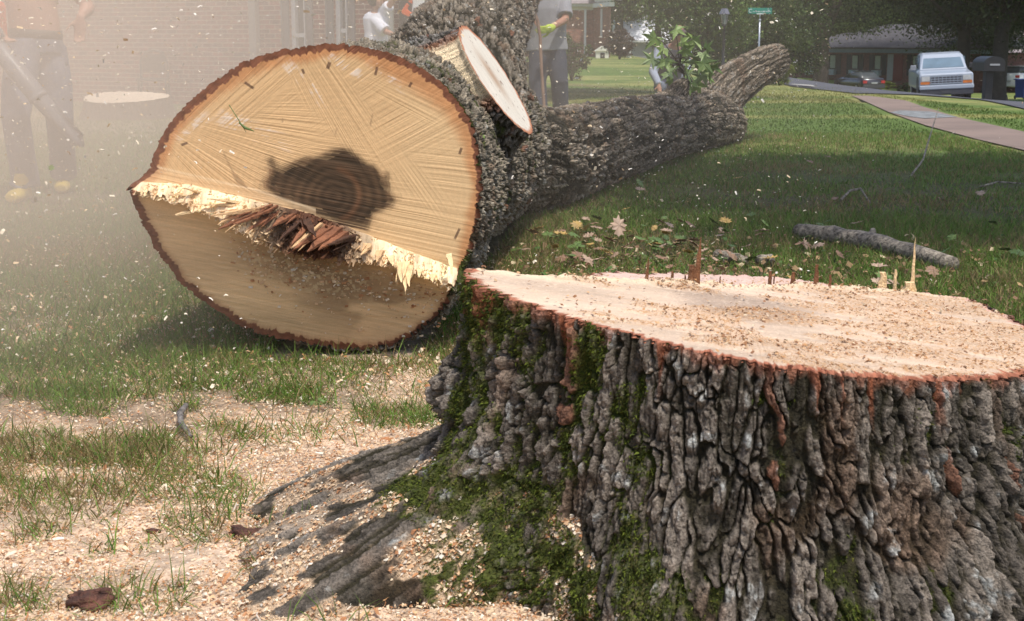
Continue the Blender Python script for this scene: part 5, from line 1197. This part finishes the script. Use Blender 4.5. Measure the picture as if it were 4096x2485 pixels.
# bark chunks
M_bch = mat('red_bark_chunk', (.11, .045, .03), .85, var=.8, vs=30, bump=1., bs=120)
def chunk(px, py, L_, W_, H_, rz, label, seed):
    q_ = gg(px, py, 0); nr_, nn_ = 14, 26; t_ = np.linspace(0, 2*np.pi, nn_, endpoint=False)[None]; f_ = np.linspace(0, np.pi, nr_)[:, None]
    X_ = np.cos(t_)*np.sin(f_)**.8*L_; Y_ = np.sin(t_)*np.sin(f_)**.8*W_; Z_ = -np.cos(f_)*H_+0*t_
    n_ = fbm(X_*45+seed, Y_*70, Z_*60, 4, seed); V = np.stack([X_*(1+.9*n_), Y_*(1+1.*n_)+X_*.25*np.sin(X_*60), Z_*(1+.9*n_)], -1)
    o = mesh_np('bark_chunk', V, gridq(nr_, nn_, True), M_bch); o.location = q_+Vector((0, 0, H_*.6)); o.rotation_euler = (.1, .05, rz); tag(o, label, 'bark piece')
chunk(988, 2210, .046, .018, .012, -.05, 'flat dark red piece of bark lying among shavings near the root', 1)
chunk(358, 2450, .042, .028, .016, .1, 'large reddish piece of bark at the bottom left of the shavings', 2)
chunk(612, 2155, .018, .008, .006, .0, 'smallest sliver of dark bark on the shavings, farthest from the stump', 3)
chunk(1118, 2375, .02, .014, .016, .6, 'grey knobbly lump sticking out of the shavings beside the lower root', 4)
# little green seedling
q_ = gg(1275, 1655, 0); sdl = empty('seedling', q_); tag(sdl, 'small bright green seedling growing through the shavings', 'seedling')
b = MB(); b.tube([(0, 0, 0), (0, 0, .035)], .0015, 6); b.build('stem', M_lg, sdl)
for i in range(5):
    me = leaf_mesh('oak', 40+i); me.materials.append(M_lg); o = bpy.data.objects.new('leaf', me); C.objects.link(o); o.parent = sdl; a_ = i*1.25; o.location = (math.cos(a_)*.018, math.sin(a_)*.018, .03); o.scale = (.022,)*3; o.rotation_euler = (.5*math.sin(a_), -.5*math.cos(a_), a_)
# leafy twig growing from the log
tw = MB(); tb = [fu(1672, 212, 12.6), fu(1650, 180, 12.5), fu(1636, 158, 12.4), fu(1624, 140, 12.3)]
tw.tube(tb, [.02, .022, .016, .008], 8)
tips = [(1597, 118), (1625, 72), (1668, 92), (1571, 140), (1600, 146), (1618, 160), (1690, 130), (1700, 118), (1712, 160), (1690, 178), (1650, 178), (1612, 190), (1640, 196), (1660, 202), (1690, 150), (1655, 145), (1645, 120), (1577, 90), (1680, 146), (1640, 102), (1585, 152), (1605, 175), (1702, 185), (1676, 205), (1590, 128)]
twm = empty('leafy_twig', (0, 0, 0)); twm.parent = log; twm.location = tb[0]-LO
M_sg = vmat('star_leaf', .5, .2, 30, 0, trans=.4)
for i, (px, py) in enumerate(tips):
    e_ = fu(px, py, 12.3+random.Random(i).uniform(-.25, .3)); s_ = tb[1+i % 3]; tw.tube([s_, s_.lerp(e_, .55)+Vector((0, 0, .03)), e_], [.006, .004, .0025], 5)
tw_o = tw.build('twig', M_trunk, twm, True, M=Matrix.Translation(-tb[0]))
for i, (px, py) in enumerate(tips):
    r1 = random.Random(i+60); e_ = fu(px, py, 12.3+random.Random(i).uniform(-.25, .3))
    me = leaf_mesh('star', 20+i % 6); me.materials.append(M_sgl if i % 3 else M_sgl2) if 'M_sgl' in globals() else None
    if not me.materials:
        M_sgl = mat('bright_star_leaf', (.19, .28, .06), .5, var=.25, vs=3); M_sgl2 = mat('pale_star_leaf', (.25, .33, .13), .5, var=.2, vs=3); me.materials.append(M_sgl)
    o = bpy.data.objects.new('leaf', me); C.objects.link(o); o.parent = twm; o.location = e_-tb[0]; s_ = r1.uniform(.10, .16); o.scale = (s_,)*3
    o.rotation_euler = (R(90)+r1.gauss(0, .5), r1.gauss(0, .5), r1.gauss(0, .5)); o.rotation_euler.rotate_axis('Z', math.pi+r1.gauss(0, .9))
# ------------------------------------------------------------ people
def fleshy(b, name, m, parent=None, voxel=.012, smooth=4, M=None):
    o = b.build(name, m, parent, True, M=M, fix=False)
    r_ = o.modifiers.new('r', 'REMESH'); r_.mode = 'VOXEL'; r_.voxel_size = voxel; r_.use_smooth_shade = True
    s_ = o.modifiers.new('s', 'SMOOTH'); s_.factor = .5; s_.iterations = smooth
    return o
def hand(b, w_, d_, side, k=1., curl=.5):
    """wrist position, direction of the fingers, sideways direction: palm, four fingers, thumb"""
    d_ = Vector(d_).normalized(); side = Vector(side); side = (side-d_*side.dot(d_)).normalized(); nrm = d_.cross(side)
    pc = Vector(w_)+d_*.05*k
    b.tube([Vector(w_)-d_*.01*k, pc, pc+d_*.045*k], [(.026*k, .018*k), (.040*k, .017*k), (.038*k, .013*k)], 10, up=nrm)
    for i, (o_, L_) in enumerate(((-.028, .068), (-.0095, .078), (.0095, .072), (.028, .056))):
        f0 = pc+d_*.04*k+side*o_*k; f1 = f0+(d_+nrm*curl*.4)*L_*.5*k; f2 = f1+(d_*.7+nrm*curl)*L_*.3*k; f3 = f2+(d_*.3+nrm*curl*1.3)*L_*.28*k
        b.tube([f0, f1, f2, f3], [.0095*k, .009*k, .0082*k, .006*k], 8)
    t0 = Vector(w_)+d_*.03*k-side*.03*k; b.tube([t0, t0+(d_*.5-side*.8+nrm*.2)*.035*k, t0+(d_*.95-side*.75+nrm*.45)*.062*k], [.014*k, .011*k, .008*k], 8)
def head(b, c, fwd, k=1.):
    c = Vector(c); f_ = Vector(fwd).normalized(); up = Vector((0, 0, 1)); s_ = f_.cross(up).normalized(); up = s_.cross(f_)
    def q(a_, b__, c_): return c+s_*a_*k+f_*b__*k+up*c_*k
    b.ball(q(0, -.01, .03), (.075*k, .092*k, .095*k), 18, 12); b.ball(q(0, .025, -.05), (.052*k, .06*k, .062*k), 14, 10)
    b.tube([q(0, .088, .02), q(0, .108, -.018), q(0, .09, -.03)], [.009*k, .014*k, .012*k], 8)
    for e_ in (-1, 1): b.ball(q(e_*.078, -.01, -.005), (.012*k, .02*k, .03*k), 8, 6); b.ball(q(e_*.03, .078, .012), .012*k, 8, 6)
    b.tube([q(-.022, .083, -.062), q(.022, .083, -.062)], [.008*k, .008*k], 6)
M_skin = mat('skin', (.46, .25, .17), .55, var=.08, vs=6, bump=.1, bs=60); M_skind = mat('tanned_skin', (.34, .17, .11), .55, var=.1, vs=6)
def cloth(name, c, v=.15): return mat(name, c, .9, var=v, vs=7, bump=.5, bs=18)
M_jean = cloth('faded_jeans', (.13, .15, .20), .25); M_navy = cloth('navy_trousers', (.035, .042, .06), .25); M_gtee = cloth('grey_tee_cloth', (.25, .25, .265)); M_wtee = cloth('white_tee_cloth', (.70, .71, .76), .05)
M_lsl = cloth('pale_blue_grey_cloth', (.27, .30, .36)); M_vest = cloth('purple_grey_cloth', (.16, .14, .165)); M_hair = mat('dark_hair', (.02, .016, .013), .7, bump=.8, bs=60); M_boot = mat('yellow_boot_leather', (.62, .45, .05), .6, var=.25, vs=9)
M_glv = cloth('lime_glove', (.42, .52, .06)); M_belt = mat('brown_belt', (.06, .045, .035), .6); M_or = mat('orange_plastic', (.75, .13, .03), .4); M_cap = cloth('maroon_cap', (.07, .04, .05)); M_dark = cloth('dark_work_cloth', (.05, .05, .042))
M_tube = mat('grey_plastic_tube', (.17, .175, .19), .4, var=.15, vs=3)

# --- man with the blower, in the thick of the dust
Y1 = 9.35
def L(px, py, Y=Y1): return at(px, py, Y)
fl_, frr = L(72, 775, 8.95), L(235, 745, 9.5); fl_.z = .07; frr.z = .07
hipl, hipr = L(88, 225, 9.3), L(205, 225, 9.4); knl, knr = L(62, 470, 9.0), L(238, 470, 9.35)
ankl, ankr = Vector((fl_.x, 9.1, .12)), Vector((frr.x, 9.62, .12))
wst = L(140, 120); chest = Vector((wst.x-.02, 9.38, 1.38)); neck = Vector((wst.x-.02, 9.36, 1.56)); hd_ = Vector((wst.x-.02, 9.30, 1.72))
shl, shr = chest+Vector((-.20, 0, .07)), chest+Vector((.20, 0, .07))
elr, wrr = Vector((L(345, 0).x-.01, 9.42, 1.22)), L(322, 70, 9.3); ell, wrl = Vector((shl.x-.10, 9.2, 1.18)), L(-22, 95, 8.95)
b = MB()
b.tube([L(140, 190), wst, wst+Vector((-.01, 0, .14)), chest, chest+Vector((0, 0, .12)), neck], [(.165, .11), (.165, .11), (.16, .108), (.195, .12), (.15, .09), (.06, .06)], 20, up=(0, -1, 0))
b.tube([neck-Vector((0, 0, .03)), hd_-Vector((0, 0, .05))], [.06, .055], 12); head(b, hd_+Vector((0, 0, .02)), (.3, -1, -.25))
for sh, el, wr in ((shl, ell, wrl), (shr, elr, wrr)): b.ball(sh, .062); b.tube([sh, sh.lerp(el, .5), el], [.058, .053, .043], 12); b.tube([el, el.lerp(wr, .3), wr], [.045, .046, .028], 12); b.ball(el, .043)
hand(b, wrr, L(318, 190, 9.3)-wrr, (1, 0, 0), 1.08, .45); hand(b, wrl, L(15, 150, 8.95)-wrl, (0, 1, .3), 1.05, 1.)
for h_, k_, a_ in ((hipl, knl, ankl), (hipr, knr, ankr)): b.tube([h_, h_.lerp(k_, .5), k_], [.08, .072, .052], 12); b.tube([k_, k_.lerp(a_, .35), a_], [.052, .053, .035], 12)
man = fleshy(b, 'person', M_skin, None, .010, 3); tag(man, 'shirtless person in jeans and yellow boots blowing dust at the far left', 'person')
b = MB(); b.tube([L(143, 212), L(142, 175), L(141, 140)], [(.175, .125), (.18, .125), (.168, .116)], 20, up=(0, -1, 0))
b.tube([hipl+Vector((.02, 0, .05)), hipl.lerp(knl, .5), knl, knl.lerp(ankl, .5), ankl+Vector((0, 0, .03)), ankl+Vector((0, -.0, -.03))], [(.115, .12), (.105, .11), (.088, .09), (.085, .088), (.088, .095), (.092, .10)], 18)
b.tube([hipr+Vector((-.02, 0, .05)), hipr.lerp(knr, .5), knr, knr.lerp(ankr, .5), ankr], [(.112, .12), (.102, .11), (.085, .09), (.08, .085), (.088, .09)], 18)
b.tube([ankl+Vector((-.08, -.06, -.0)), ankl+Vector((.0, -.115, -.035)), ankl+Vector((.09, -.05, .0))], [.012, .014, .012], 8)
fleshy(b, 'jeans', M_jean, man, .011, 3)
b = MB(); b.tube([L(141, 152), L(141, 118)], [(.176, .122), (.171, .118)], 24, up=(0, -1, 0)); b.build('belt', M_belt, man, True)
for f_, d_ in ((fl_, Vector((-.02, -1, 0))), (frr, Vector((.25, -1, 0)))):
    b = MB(); d_.normalize(); q_ = Vector((f_.x, f_.y+.1, .05)); b.tube([q_+Vector((0, 0, .14)), q_+Vector((0, 0, .03))], [.058, .055], 12)
    b.tube([q_-d_*.06, q_+d_*.05, q_+d_*.15, q_+d_*.22], [(.04, .05), (.05, .042), (.055, .045), (.042, .03)], 14); fleshy(b, 'boot', M_boot, man, .009, 3)
b = MB(); 
b.ball(hd_+Vector((0, .02, .06)), (.085, .098, .085), 16, 10); b.build('hair', M_hair, man, True)
bl = empty('leaf_blower', L(20, 200, 8.95)); tag(bl, 'long grey leaf blower tube held across the shirtless person, pointing down right', 'leaf blower'); B0 = bl.location
b = MB(); b.tube([L(-60, 115, 9.0), L(10, 215, 8.9), L(150, 385, 8.8), L(160, 398, 8.8), L(310, 560, 8.75), L(322, 556, 8.75)], [.055, .058, .058, .053, .050, .052], 18); b.build('tube', M_tube, bl, True, M=Matrix.Translation(-B0))
b = MB(); b.tube([L(146, 380, 8.8), L(158, 396, 8.8)], [.062, .062], 18); b.build('collar', M_tube, bl, True, M=Matrix.Translation(-B0))
b = MB(); b.box(-.15, -.12, -.13, .15, .12, .13, Matrix.Translation(L(-90, 90, 9.0))); b.build('motor_housing', M_or, bl, bevel=.03, M=Matrix.Translation(-B0))
b = MB(); b.tube([L(-40, 130, 8.9), L(-30, 95, 8.9), L(0, 120, 8.9), L(12, 150, 8.9)], [.014]*4, 8); b.build('handle', M_tube, bl, True, M=Matrix.Translation(-B0))

# --- man in the grey T-shirt with the stick
Y2 = 16.
def L(px, py, Y=Y2): return at(px, py, Y)
fa, fb_ = L(2165, 505, 15.7), L(2245, 515, 15.9); fa.z = .1; fb_.z = .1
ha, hb_ = L(2158, 190), L(2222, 190); ka, kb = L(2150, 330, 15.85), L(2238, 330, 15.85)
cx2 = L(2185, 100).x; ch2 = Vector((cx2, 16, 1.36)); hd2 = Vector((cx2-.02, 15.93, 1.72))
b = MB(); b.tube([L(2188, 215), L(2187, 160), ch2, ch2+Vector((0, 0, .12)), ch2+Vector((0, 0, .24))], [(.16, .12), (.16, .12), (.19, .125), (.15, .09), (.055, .042)], 18, up=(0, -1, 0)); head(b, hd2, (-.5, -1, -.3))
sa, sb = ch2+Vector((-.20, 0, .08)), ch2+Vector((.20, 0, .08)); ea, wa = Vector((sa.x-.05, 15.8, 1.16)), L(2135, 60, 15.6); eb, wb2 = L(2262, 78, 15.85), L(2205, 112, 15.62)
for s_, e_, w_ in ((sa, ea, wa), (sb, eb, wb2)): b.tube([s_, s_.lerp(e_, .5), e_], [.058, .05, .042], 12); b.tube([e_, e_.lerp(w_, .35), w_], [.044, .043, .03], 12); b.ball(e_, .042)
for h_, k_, a_ in ((ha, ka, fa), (hb_, kb, fb_)): b.tube([h_, k_], [.08, .05], 12); b.tube([k_, a_], [.05, .035], 12)
hand(b, wa, (.1, -.1, -.6), (0, 1, 0), 1., 1.)
m2 = fleshy(b, 'person', M_skind, None, .012, 3); tag(m2, 'person in grey shirt and navy trousers leaning on a stick with a lime glove', 'person')
b = MB(); b.tube([L(2189, 203), L(2188, 150), ch2+Vector((0, 0, -.02)), ch2+Vector((0, 0, .12)), ch2+Vector((0, 0, .19))], [(.235, .16), (.215, .15), (.225, .145), (.17, .105), (.075, .042)], 22, up=(0, -1, 0))
for s_, e_ in ((sa, ea), (sb, eb)): b.tube([s_+Vector((0, 0, .0)), s_.lerp(e_, .45), s_.lerp(e_, .82)], [.078, .078, .088], 14)
fleshy(b, 'shirt', M_gtee, m2, .012, 3)
b = MB(); b.tube([L(2188, 240), L(2188, 185)], [(.19, .13), (.175, .125)], 18, up=(0, -1, 0))
for h_, k_, a_ in ((ha, ka, fa), (hb_, kb, fb_)): b.tube([h_, h_.lerp(k_, .5), k_, k_.lerp(a_, .5), a_+Vector((0, 0, .0))], [(.115, .12), (.11, .11), (.098, .10), (.09, .09), (.095, .1)], 16)
fleshy(b, 'trousers', M_navy, m2, .013, 3)
for f_ in (fa, fb_):
    b = MB(); b.tube([f_+Vector((0, .06, -.05)), f_+Vector((0, -.08, -.05)), f_+Vector((0, -.2, -.06))], [(.045, .05), (.055, .05), (.045, .035)], 12); fleshy(b, 'boot', M_belt, m2, .012, 2)
b = MB(); hand(b, wb2, L(2172, 122, 15.5)-wb2, (0, -.4, 1), 1.2, 1.1); b.tube([wb2+(eb-wb2)*.12, wb2, wb2+(L(2172, 122, 15.5)-wb2)*.4], [.040, .043, .05], 12); fleshy(b, 'glove', M_glv, m2, .009, 2)
b = MB(); b.ball(hd2+Vector((0, .02, .05)), (.085, .10, .085), 14, 10); b.build('hair', M_hair, m2, True)
stk = twig('wooden_pole', [Vector((L(2120, 0, 15.5).x, 15.5, 1.45)), L(2150, 85, 15.5), L(2161, 150, 15.5), L(2165, 270, 15.45), Vector((L(2185, 430, 15.3).x, 15.3, .02))], [.018, .018, .018, .017, .015], 'long bent wooden pole held upright by the person in grey', 'pole', mat('pole_wood', (.22, .13, .09), .8, var=.2))

# --- kneeling man in a cap behind the leafy twig
Y3 = 21.5
def L(px, py, Y=Y3): return at(px, py, Y)
hd3 = L(2716, 142, 21.1); nk = L(2700, 178, 21.25); chs = L(2690, 225, 21.4); hps = L(2672, 320, 21.7)
b = MB(); b.tube([hps, hps.lerp(chs, .5), chs, chs.lerp(nk, .6), nk], [(.16, .13), (.16, .13), (.20, .14), (.15, .1), (.06, .06)], 18, up=(0, -1, 0)); b.tube([nk, hd3], [.055, .05], 10); head(b, hd3+Vector((0, 0, .02)), (.25, -1, -.4))
s1, s2_ = chs+Vector((-.19, 0, .09)), chs+Vector((.2, 0, .09)); e1, w1 = L(2612, 290, 21.2), L(2636, 340, 20.9); e2, w2 = L(2750, 262, 21.2), L(2735, 330, 20.9)
for s_, e_, w_ in ((s1, e1, w1), (s2_, e2, w2)): b.tube([s_, e_], [.055, .042], 10); b.tube([e_, w_], [.042, .03], 10); hand(b, w_, (.05, -.2, -.6), (1, 0, 0), 1., .8)
kn1, kn2 = L(2640, 350, 21.2), L(2745, 365, 21.2); f1_, f2_ = L(2668, 430, 21.6), L(2770, 425, 21.6); f1_.z = f2_.z = .1
for k_, f_, o_ in ((kn1, f1_, -.1), (kn2, f2_, .1)): b.tube([hps+Vector((o_, 0, -.03)), k_], [.09, .06], 10); b.tube([k_, f_], [.055, .04], 10)
m3 = fleshy(b, 'person', M_skind, None, .014, 3); tag(m3, 'person in cap, long sleeves and jeans crouching behind the leafy twig', 'person')
b = MB(); b.tube([hps+Vector((0, 0, -.05)), hps.lerp(chs, .5), chs, chs.lerp(nk, .6), nk-Vector((0, 0, .03))], [(.2, .16), (.19, .16), (.225, .16), (.17, .12), (.07, .07)], 20, up=(0, -1, 0)); fleshy(b, 'vest', M_vest, m3, .014, 3)
b = MB()
for s_, e_, w_ in ((s1, e1, w1), (s2_, e2, w2)): b.tube([s_, e_, w_], [.085, .068, .05], 12); b.ball(s_, .088)
fleshy(b, 'sleeves', M_lsl, m3, .014, 2)
b = MB(); b.tube([hps+Vector((0, 0, -.1)), hps+Vector((0, 0, .06))], [(.19, .16), (.18, .15)], 16, up=(0, -1, 0))
for k_, f_, o_ in ((kn1, f1_, -.1), (kn2, f2_, .1)): b.tube([hps+Vector((o_, 0, -.03)), k_, f_], [.12, .10, .085], 12); b.ball(k_, .1)
fleshy(b, 'jeans', M_jean, m3, .014, 3)
b = MB(); b.ball(hd3+Vector((0, .0, .042)), (.095, .11, .07), 16, 10); b.tube([hd3+Vector((.02, -.08, .07)), hd3+Vector((.04, -.19, .035))], [(.07, .012), (.06, .008)], 12, up=(0, 0, 1)); b.build('cap', M_cap, m3, True)
b = MB(); b.tube([f1_+Vector((0, .05, -.04)), f1_+Vector((0, -.18, -.06))], [.05, .04], 10); b.tube([f2_+Vector((0, .05, -.04)), f2_+Vector((0, -.18, -.06))], [.05, .04], 10); b.build('boots', M_belt, m3, True)

# --- person in the white T-shirt reaching up
Y4 = 18.9
def L(px, py, Y=Y4): return at(px, py, Y)
ch4 = L(1504, 75); hp4 = L(1503, 190); nk4 = L(1503, 38); hd4 = L(1512, 0, 18.85)
b = MB(); b.tube([hp4, hp4.lerp(ch4, .5), ch4, ch4.lerp(nk4, .6), nk4], [(.14, .10), (.13, .10), (.155, .11), (.12, .08), (.05, .05)], 18, up=(0, -1, 0)); b.tube([nk4, hd4], [.05, .05], 10); head(b, hd4+Vector((0, 0, .03)), (.6, -.8, 0))
s1, s2_ = L(1475, 62), L(1536, 48); e1, w1 = L(1546, 128, 18.7), L(1600, 150, 18.5); e2, w2 = L(1574, 2, 18.7), L(1612, -40, 18.6)
for s_, e_, w_ in ((s1, e1, w1), (s2_, e2, w2)): b.tube([s_, e_], [.05, .038], 10); b.tube([e_, w_], [.038, .028], 10); b.ball(e_, .038); hand(b, w_, (w_-e_), (0, 1, .2), .95, .6)
for o_ in (-.09, .09): k_ = hp4+Vector((o_, -.03, -.42)); f_ = Vector((k_.x, 18.95, .1)); b.tube([hp4+Vector((o_, 0, -.02)), k_], [.08, .05], 10); b.tube([k_, f_], [.05, .035], 10)
m4 = fleshy(b, 'person', M_skin, None, .012, 3); tag(m4, 'dark haired person in white T-shirt with one arm raised behind the log', 'person')
b = MB(); b.tube([hp4+Vector((0, 0, -.04)), hp4.lerp(ch4, .5), ch4, ch4.lerp(nk4, .55), nk4-Vector((0, 0, .05))], [(.165, .13), (.15, .12), (.175, .13), (.14, .1), (.075, .07)], 20, up=(0, -1, 0)); b.tube([s1, s1.lerp(e1, .5), s1.lerp(e1, .95)], [.075, .075, .085], 12); b.tube([s2_+Vector((-.03, 0, -.02)), s2_.lerp(e2, .55)], [.08, .075], 12); fleshy(b, 'shirt', M_wtee, m4, .012, 2)
b = MB(); b.tube([hp4+Vector((0, 0, -.1)), hp4], [(.16, .13), (.15, .12)], 16, up=(0, -1, 0))
for o_ in (-.09, .09): k_ = hp4+Vector((o_, -.03, -.42)); f_ = Vector((k_.x, 18.95, .1)); b.tube([hp4+Vector((o_, 0, -.03)), k_, f_], [.11, .085, .08], 12)
fleshy(b, 'jeans', M_jean, m4, .014, 2)
b = MB(); b.ball(hd4+Vector((-.045, .03, .03)), (.105, .11, .12), 16, 10); b.build('hair', M_hair, m4, True)

# --- sawyer behind the rising stem, and the saw
Y5 = 17.6
def L(px, py, Y=Y5): return at(px, py, Y)
c5 = Vector((L(1745, 60).x, 17.9, 1.3)); h5 = Vector((c5.x, 17.95, .95)); hd5 = Vector((c5.x-.02, 17.8, 1.68))
w5, w6 = L(1700, 12, 17.5), L(1668, -22, 17.4)
b = MB(); b.tube([h5, h5.lerp(c5, .5), c5, c5+Vector((0, 0, .14)), c5+Vector((0, 0, .25))], [(.15, .11), (.15, .11), (.18, .12), (.14, .09), (.055, .042)], 18, up=(0, -1, 0)); head(b, hd5, (-.7, -.7, -.3))
for s_, w_ in ((c5+Vector((-.19, 0, .1)), w6), (c5+Vector((.19, 0, .1)), w5)): e_ = s_.lerp(w_, .5)+Vector((.02, 0, -.12)); b.tube([s_, e_], [.055, .042], 10); b.tube([e_, w_], [.042, .03], 10); hand(b, w_, (w_-e_), (0, 1, 0), 1., 1.1)
for o_ in (-.1, .1): b.tube([h5+Vector((o_, 0, 0)), h5+Vector((o_, 0, -.45)), Vector((h5.x+o_, 18, .08))], [.08, .055, .04], 10)
m5 = fleshy(b, 'person', M_skind, None, .014, 3); tag(m5, 'person in dark work clothes holding a chainsaw, mostly hidden by the stem', 'person')
b = MB(); b.tube([h5-Vector((0, 0, .05)), c5, c5+Vector((0, 0, .14)), c5+Vector((0, 0, .2))], [(.19, .15), (.2, .14), (.16, .11), (.07, .07)], 18, up=(0, -1, 0))
for s_, w_ in ((c5+Vector((-.19, 0, .1)), w6), (c5+Vector((.19, 0, .1)), w5)): e_ = s_.lerp(w_, .5)+Vector((.02, 0, -.12)); b.tube([s_, e_, e_.lerp(w_, .85)], [.08, .065, .05], 12)
fleshy(b, 'jacket', M_dark, m5, .014, 2)
b = MB()
for o_ in (-.1, .1): b.tube([h5+Vector((o_*.8, 0, .02)), h5+Vector((o_, 0, -.45)), Vector((h5.x+o_, 18, .05))], [.12, .095, .085], 12)
fleshy(b, 'trousers', M_dark, m5, .014, 2)
b = MB(); b.ball(hd5+Vector((0, .01, .05)), (.10, .12, .10), 16, 10); b.build('helmet', M_or, m5, True)
S0 = L(1680, 20, 17.35); cs = empty('chainsaw', S0); tag(cs, 'orange and white chainsaw above the far side of the stem', 'chainsaw')
T_ = Matrix.Translation(-S0)
def pxp(pts, Y): return [(lambda v: (v.x, v.z))(L(x_, y_, Y)) for x_, y_ in pts]
b = MB(); b.prism(pxp([(1652, -10), (1705, -5), (1690, 45), (1683, 62), (1668, 60), (1648, 45), (1652, 20)], 17.35), 17.28, 17.44, 'y'); b.build('engine_housing', M_white, cs, bevel=.012, M=T_)
b = MB(); b.prism(pxp([(1628, 12), (1638, 22), (1630, 38), (1645, 50), (1655, 48), (1652, 62), (1640, 70), (1612, 58), (1606, 47)], 17.35), 17.27, 17.38, 'y'); b.build('hand_guard', M_or, cs, bevel=.01, M=T_)
b = MB(); b.prism(pxp([(1634, 3), (1650, 3), (1650, 16), (1636, 10)], 17.35), 17.29, 17.43, 'y'); b.build('fuel_cap', M_or, cs, bevel=.005, M=T_)
b = MB(); b.prism(pxp([(1656, 32), (1676, 35), (1682, 46), (1672, 56), (1655, 46)], 17.35), 17.262, 17.279, 'y'); b.build('clutch_cover', M_black, cs, M=T_)
b = MB(); b.tube([L(1690, -12, 17.35), L(1740, -70, 17.35)], [(.045, .006), (.035, .006)], 10, up=(0, -1, 0)); b.build('guide_bar', M_steel, cs, M=T_)

# ------------------------------------------------------------ airborne chips and dust
r1 = np.random.RandomState(33); n = 17000
y = r1.uniform(3.6, 12.5, n); a_ = -.40+.62*r1.rand(n)**1.5; x = a_*y; z = CAM.z+(.03-.26*r1.rand(n)**1.1)*y
k = (z > gz(x, y)+.03) & (z < 1.9) & ~((np.abs(x+.5-.1*(y-5)) < .56) & (y > 4.3) & (y < 8.6) & (z < 1.02)) & ~((y < 4.3) & (x > -.75))
P = np.stack([x, y, z], -1)[k]; P = np.concatenate([P, np.stack([r1.uniform(-.9, 3.0, 350), r1.uniform(6, 14, 350), r1.uniform(.3, 1.5, 350)], -1)])
o = flakes('flying_chips', P, .0022, .018, 34, 1.2, pal=np.array([(.85, .75, .58), (.80, .62, .40), (.88, .82, .72), (.55, .36, .2)]), lw=(.2, .55), wpal=[.4, .25, .3, .05]); tag(o, 'wood chips and splinters flying through the dusty air', 'wood chips')
for i, (px, py, Y_, s_, lb) in enumerate(((205, 672, 5.6, .026, 'bright green leaf scrap floating in the dust before the yellow boots'), (1936, 547, 4.6, .014, 'tiny bright green leaf scrap in front of the trunk bark'))):
    p = at(px, py, Y_); me = leaf_mesh('oak', 70+i); me.materials.append(M_sgl); o = bpy.data.objects.new('leaf_scrap', me); C.objects.link(o); o.location = p; o.scale = (s_*1.2, s_*.8, s_); o.rotation_euler = (1.3, .4, i); tag(o, lb, 'leaf')
b = MB(); b.tube([fpt(551, 252, -.1), fpt(575, 290, -.1), fpt(592, 318, -.1)], [.0012, .0015, .001], 5); b.tube([fpt(575, 295, -.1), fpt(590, 308, -.1), fpt(612, 316, -.1)], [.002, .005, .001], 5); o = b.build('grass_scrap', M_lg, None, True); tag(o, 'green blade of grass caught in the air before the sawn face', 'grass blade')
def cloud(name, x0, x1, y0, y1, z0, z1, expr, label):
    b = MB(); b.box(x0, y0, z0, x1, y1, z1); m = bpy.data.materials.new(name); m.use_nodes = True; t = m.node_tree; t.nodes.clear(); N = t.nodes.new; L_ = t.links.new
    out_ = N('ShaderNodeOutputMaterial'); pv = N('ShaderNodeVolumePrincipled'); pv.inputs['Color'].default_value = (1, .84, .69, 1); pv.inputs['Anisotropy'].default_value = -.3
    tc = N('ShaderNodeTexCoord'); sx = N('ShaderNodeSeparateXYZ'); L_(tc.outputs['Object'], sx.inputs[0])
    def mth(op, a_, b_=None, c_=None):
        q_ = N('ShaderNodeMath'); q_.operation = op
        for i_, v_ in enumerate((a_, b_, c_)):
            if v_ is None: continue
            if hasattr(v_, 'links'): L_(v_, q_.inputs[i_])
            else: q_.inputs[i_].default_value = v_
        return q_.outputs[0]
    def sm(v_, a_, b_):
        q_ = N('ShaderNodeMapRange'); q_.interpolation_type = 'SMOOTHSTEP'; L_(v_, q_.inputs[0]); q_.inputs[1].default_value = min(a_, b_); q_.inputs[2].default_value = max(a_, b_)
        q_.inputs[3].default_value = 0 if a_ < b_ else 1; q_.inputs[4].default_value = 1 if a_ < b_ else 0; return q_.outputs[0]
    nz = N('ShaderNodeTexNoise'); nz.inputs['Scale'].default_value = .55; nz.inputs['Detail'].default_value = 2; L_(tc.outputs['Object'], nz.inputs[0])
    L_(expr(sx.outputs[0], sx.outputs[1], sx.outputs[2], nz.outputs[0], mth, sm), pv.inputs['Density']); L_(pv.outputs[0], out_.inputs['Volume'])
    o = b.build(name, m); tag(o, label, 'dust cloud', kind='stuff'); return o
def dens_(x, y, z, n, mth, sm):
    xx = mth('SUBTRACT', x, mth('MULTIPLY', y, .10))
    fx = mth('POWER', sm(xx, 1.6, -3.8), 1.5); e = mth('MULTIPLY', sm(y, 4.9, 7.), sm(y, 20., 16.)); top = sm(z, 4.5, 2.)
    big = mth('MULTIPLY', mth('MULTIPLY', fx, mth('MULTIPLY', e, top)), .042)
    edge = mth('MULTIPLY', mth('MULTIPLY', sm(x, -.5, -1.7), sm(y, 2.7, 4.5)), mth('MULTIPLY', sm(y, 9.6, 7.6), sm(z, 3., .9)))
    d = mth('ADD', mth('ADD', big, mth('MULTIPLY', mth('MULTIPLY', sm(xx, 3.4, .3), mth('MULTIPLY', e, top)), .012)), mth('MULTIPLY', edge, .175))
    return mth('MULTIPLY', d, mth('ADD', .35, mth('MULTIPLY', n, 1.3)))
cloud('dust_cloud', -9.5, 5., 2.7, 20., -.2, 4.5, dens_, 'tan cloud of sawdust hanging in the air on the left, thinning rightwards')
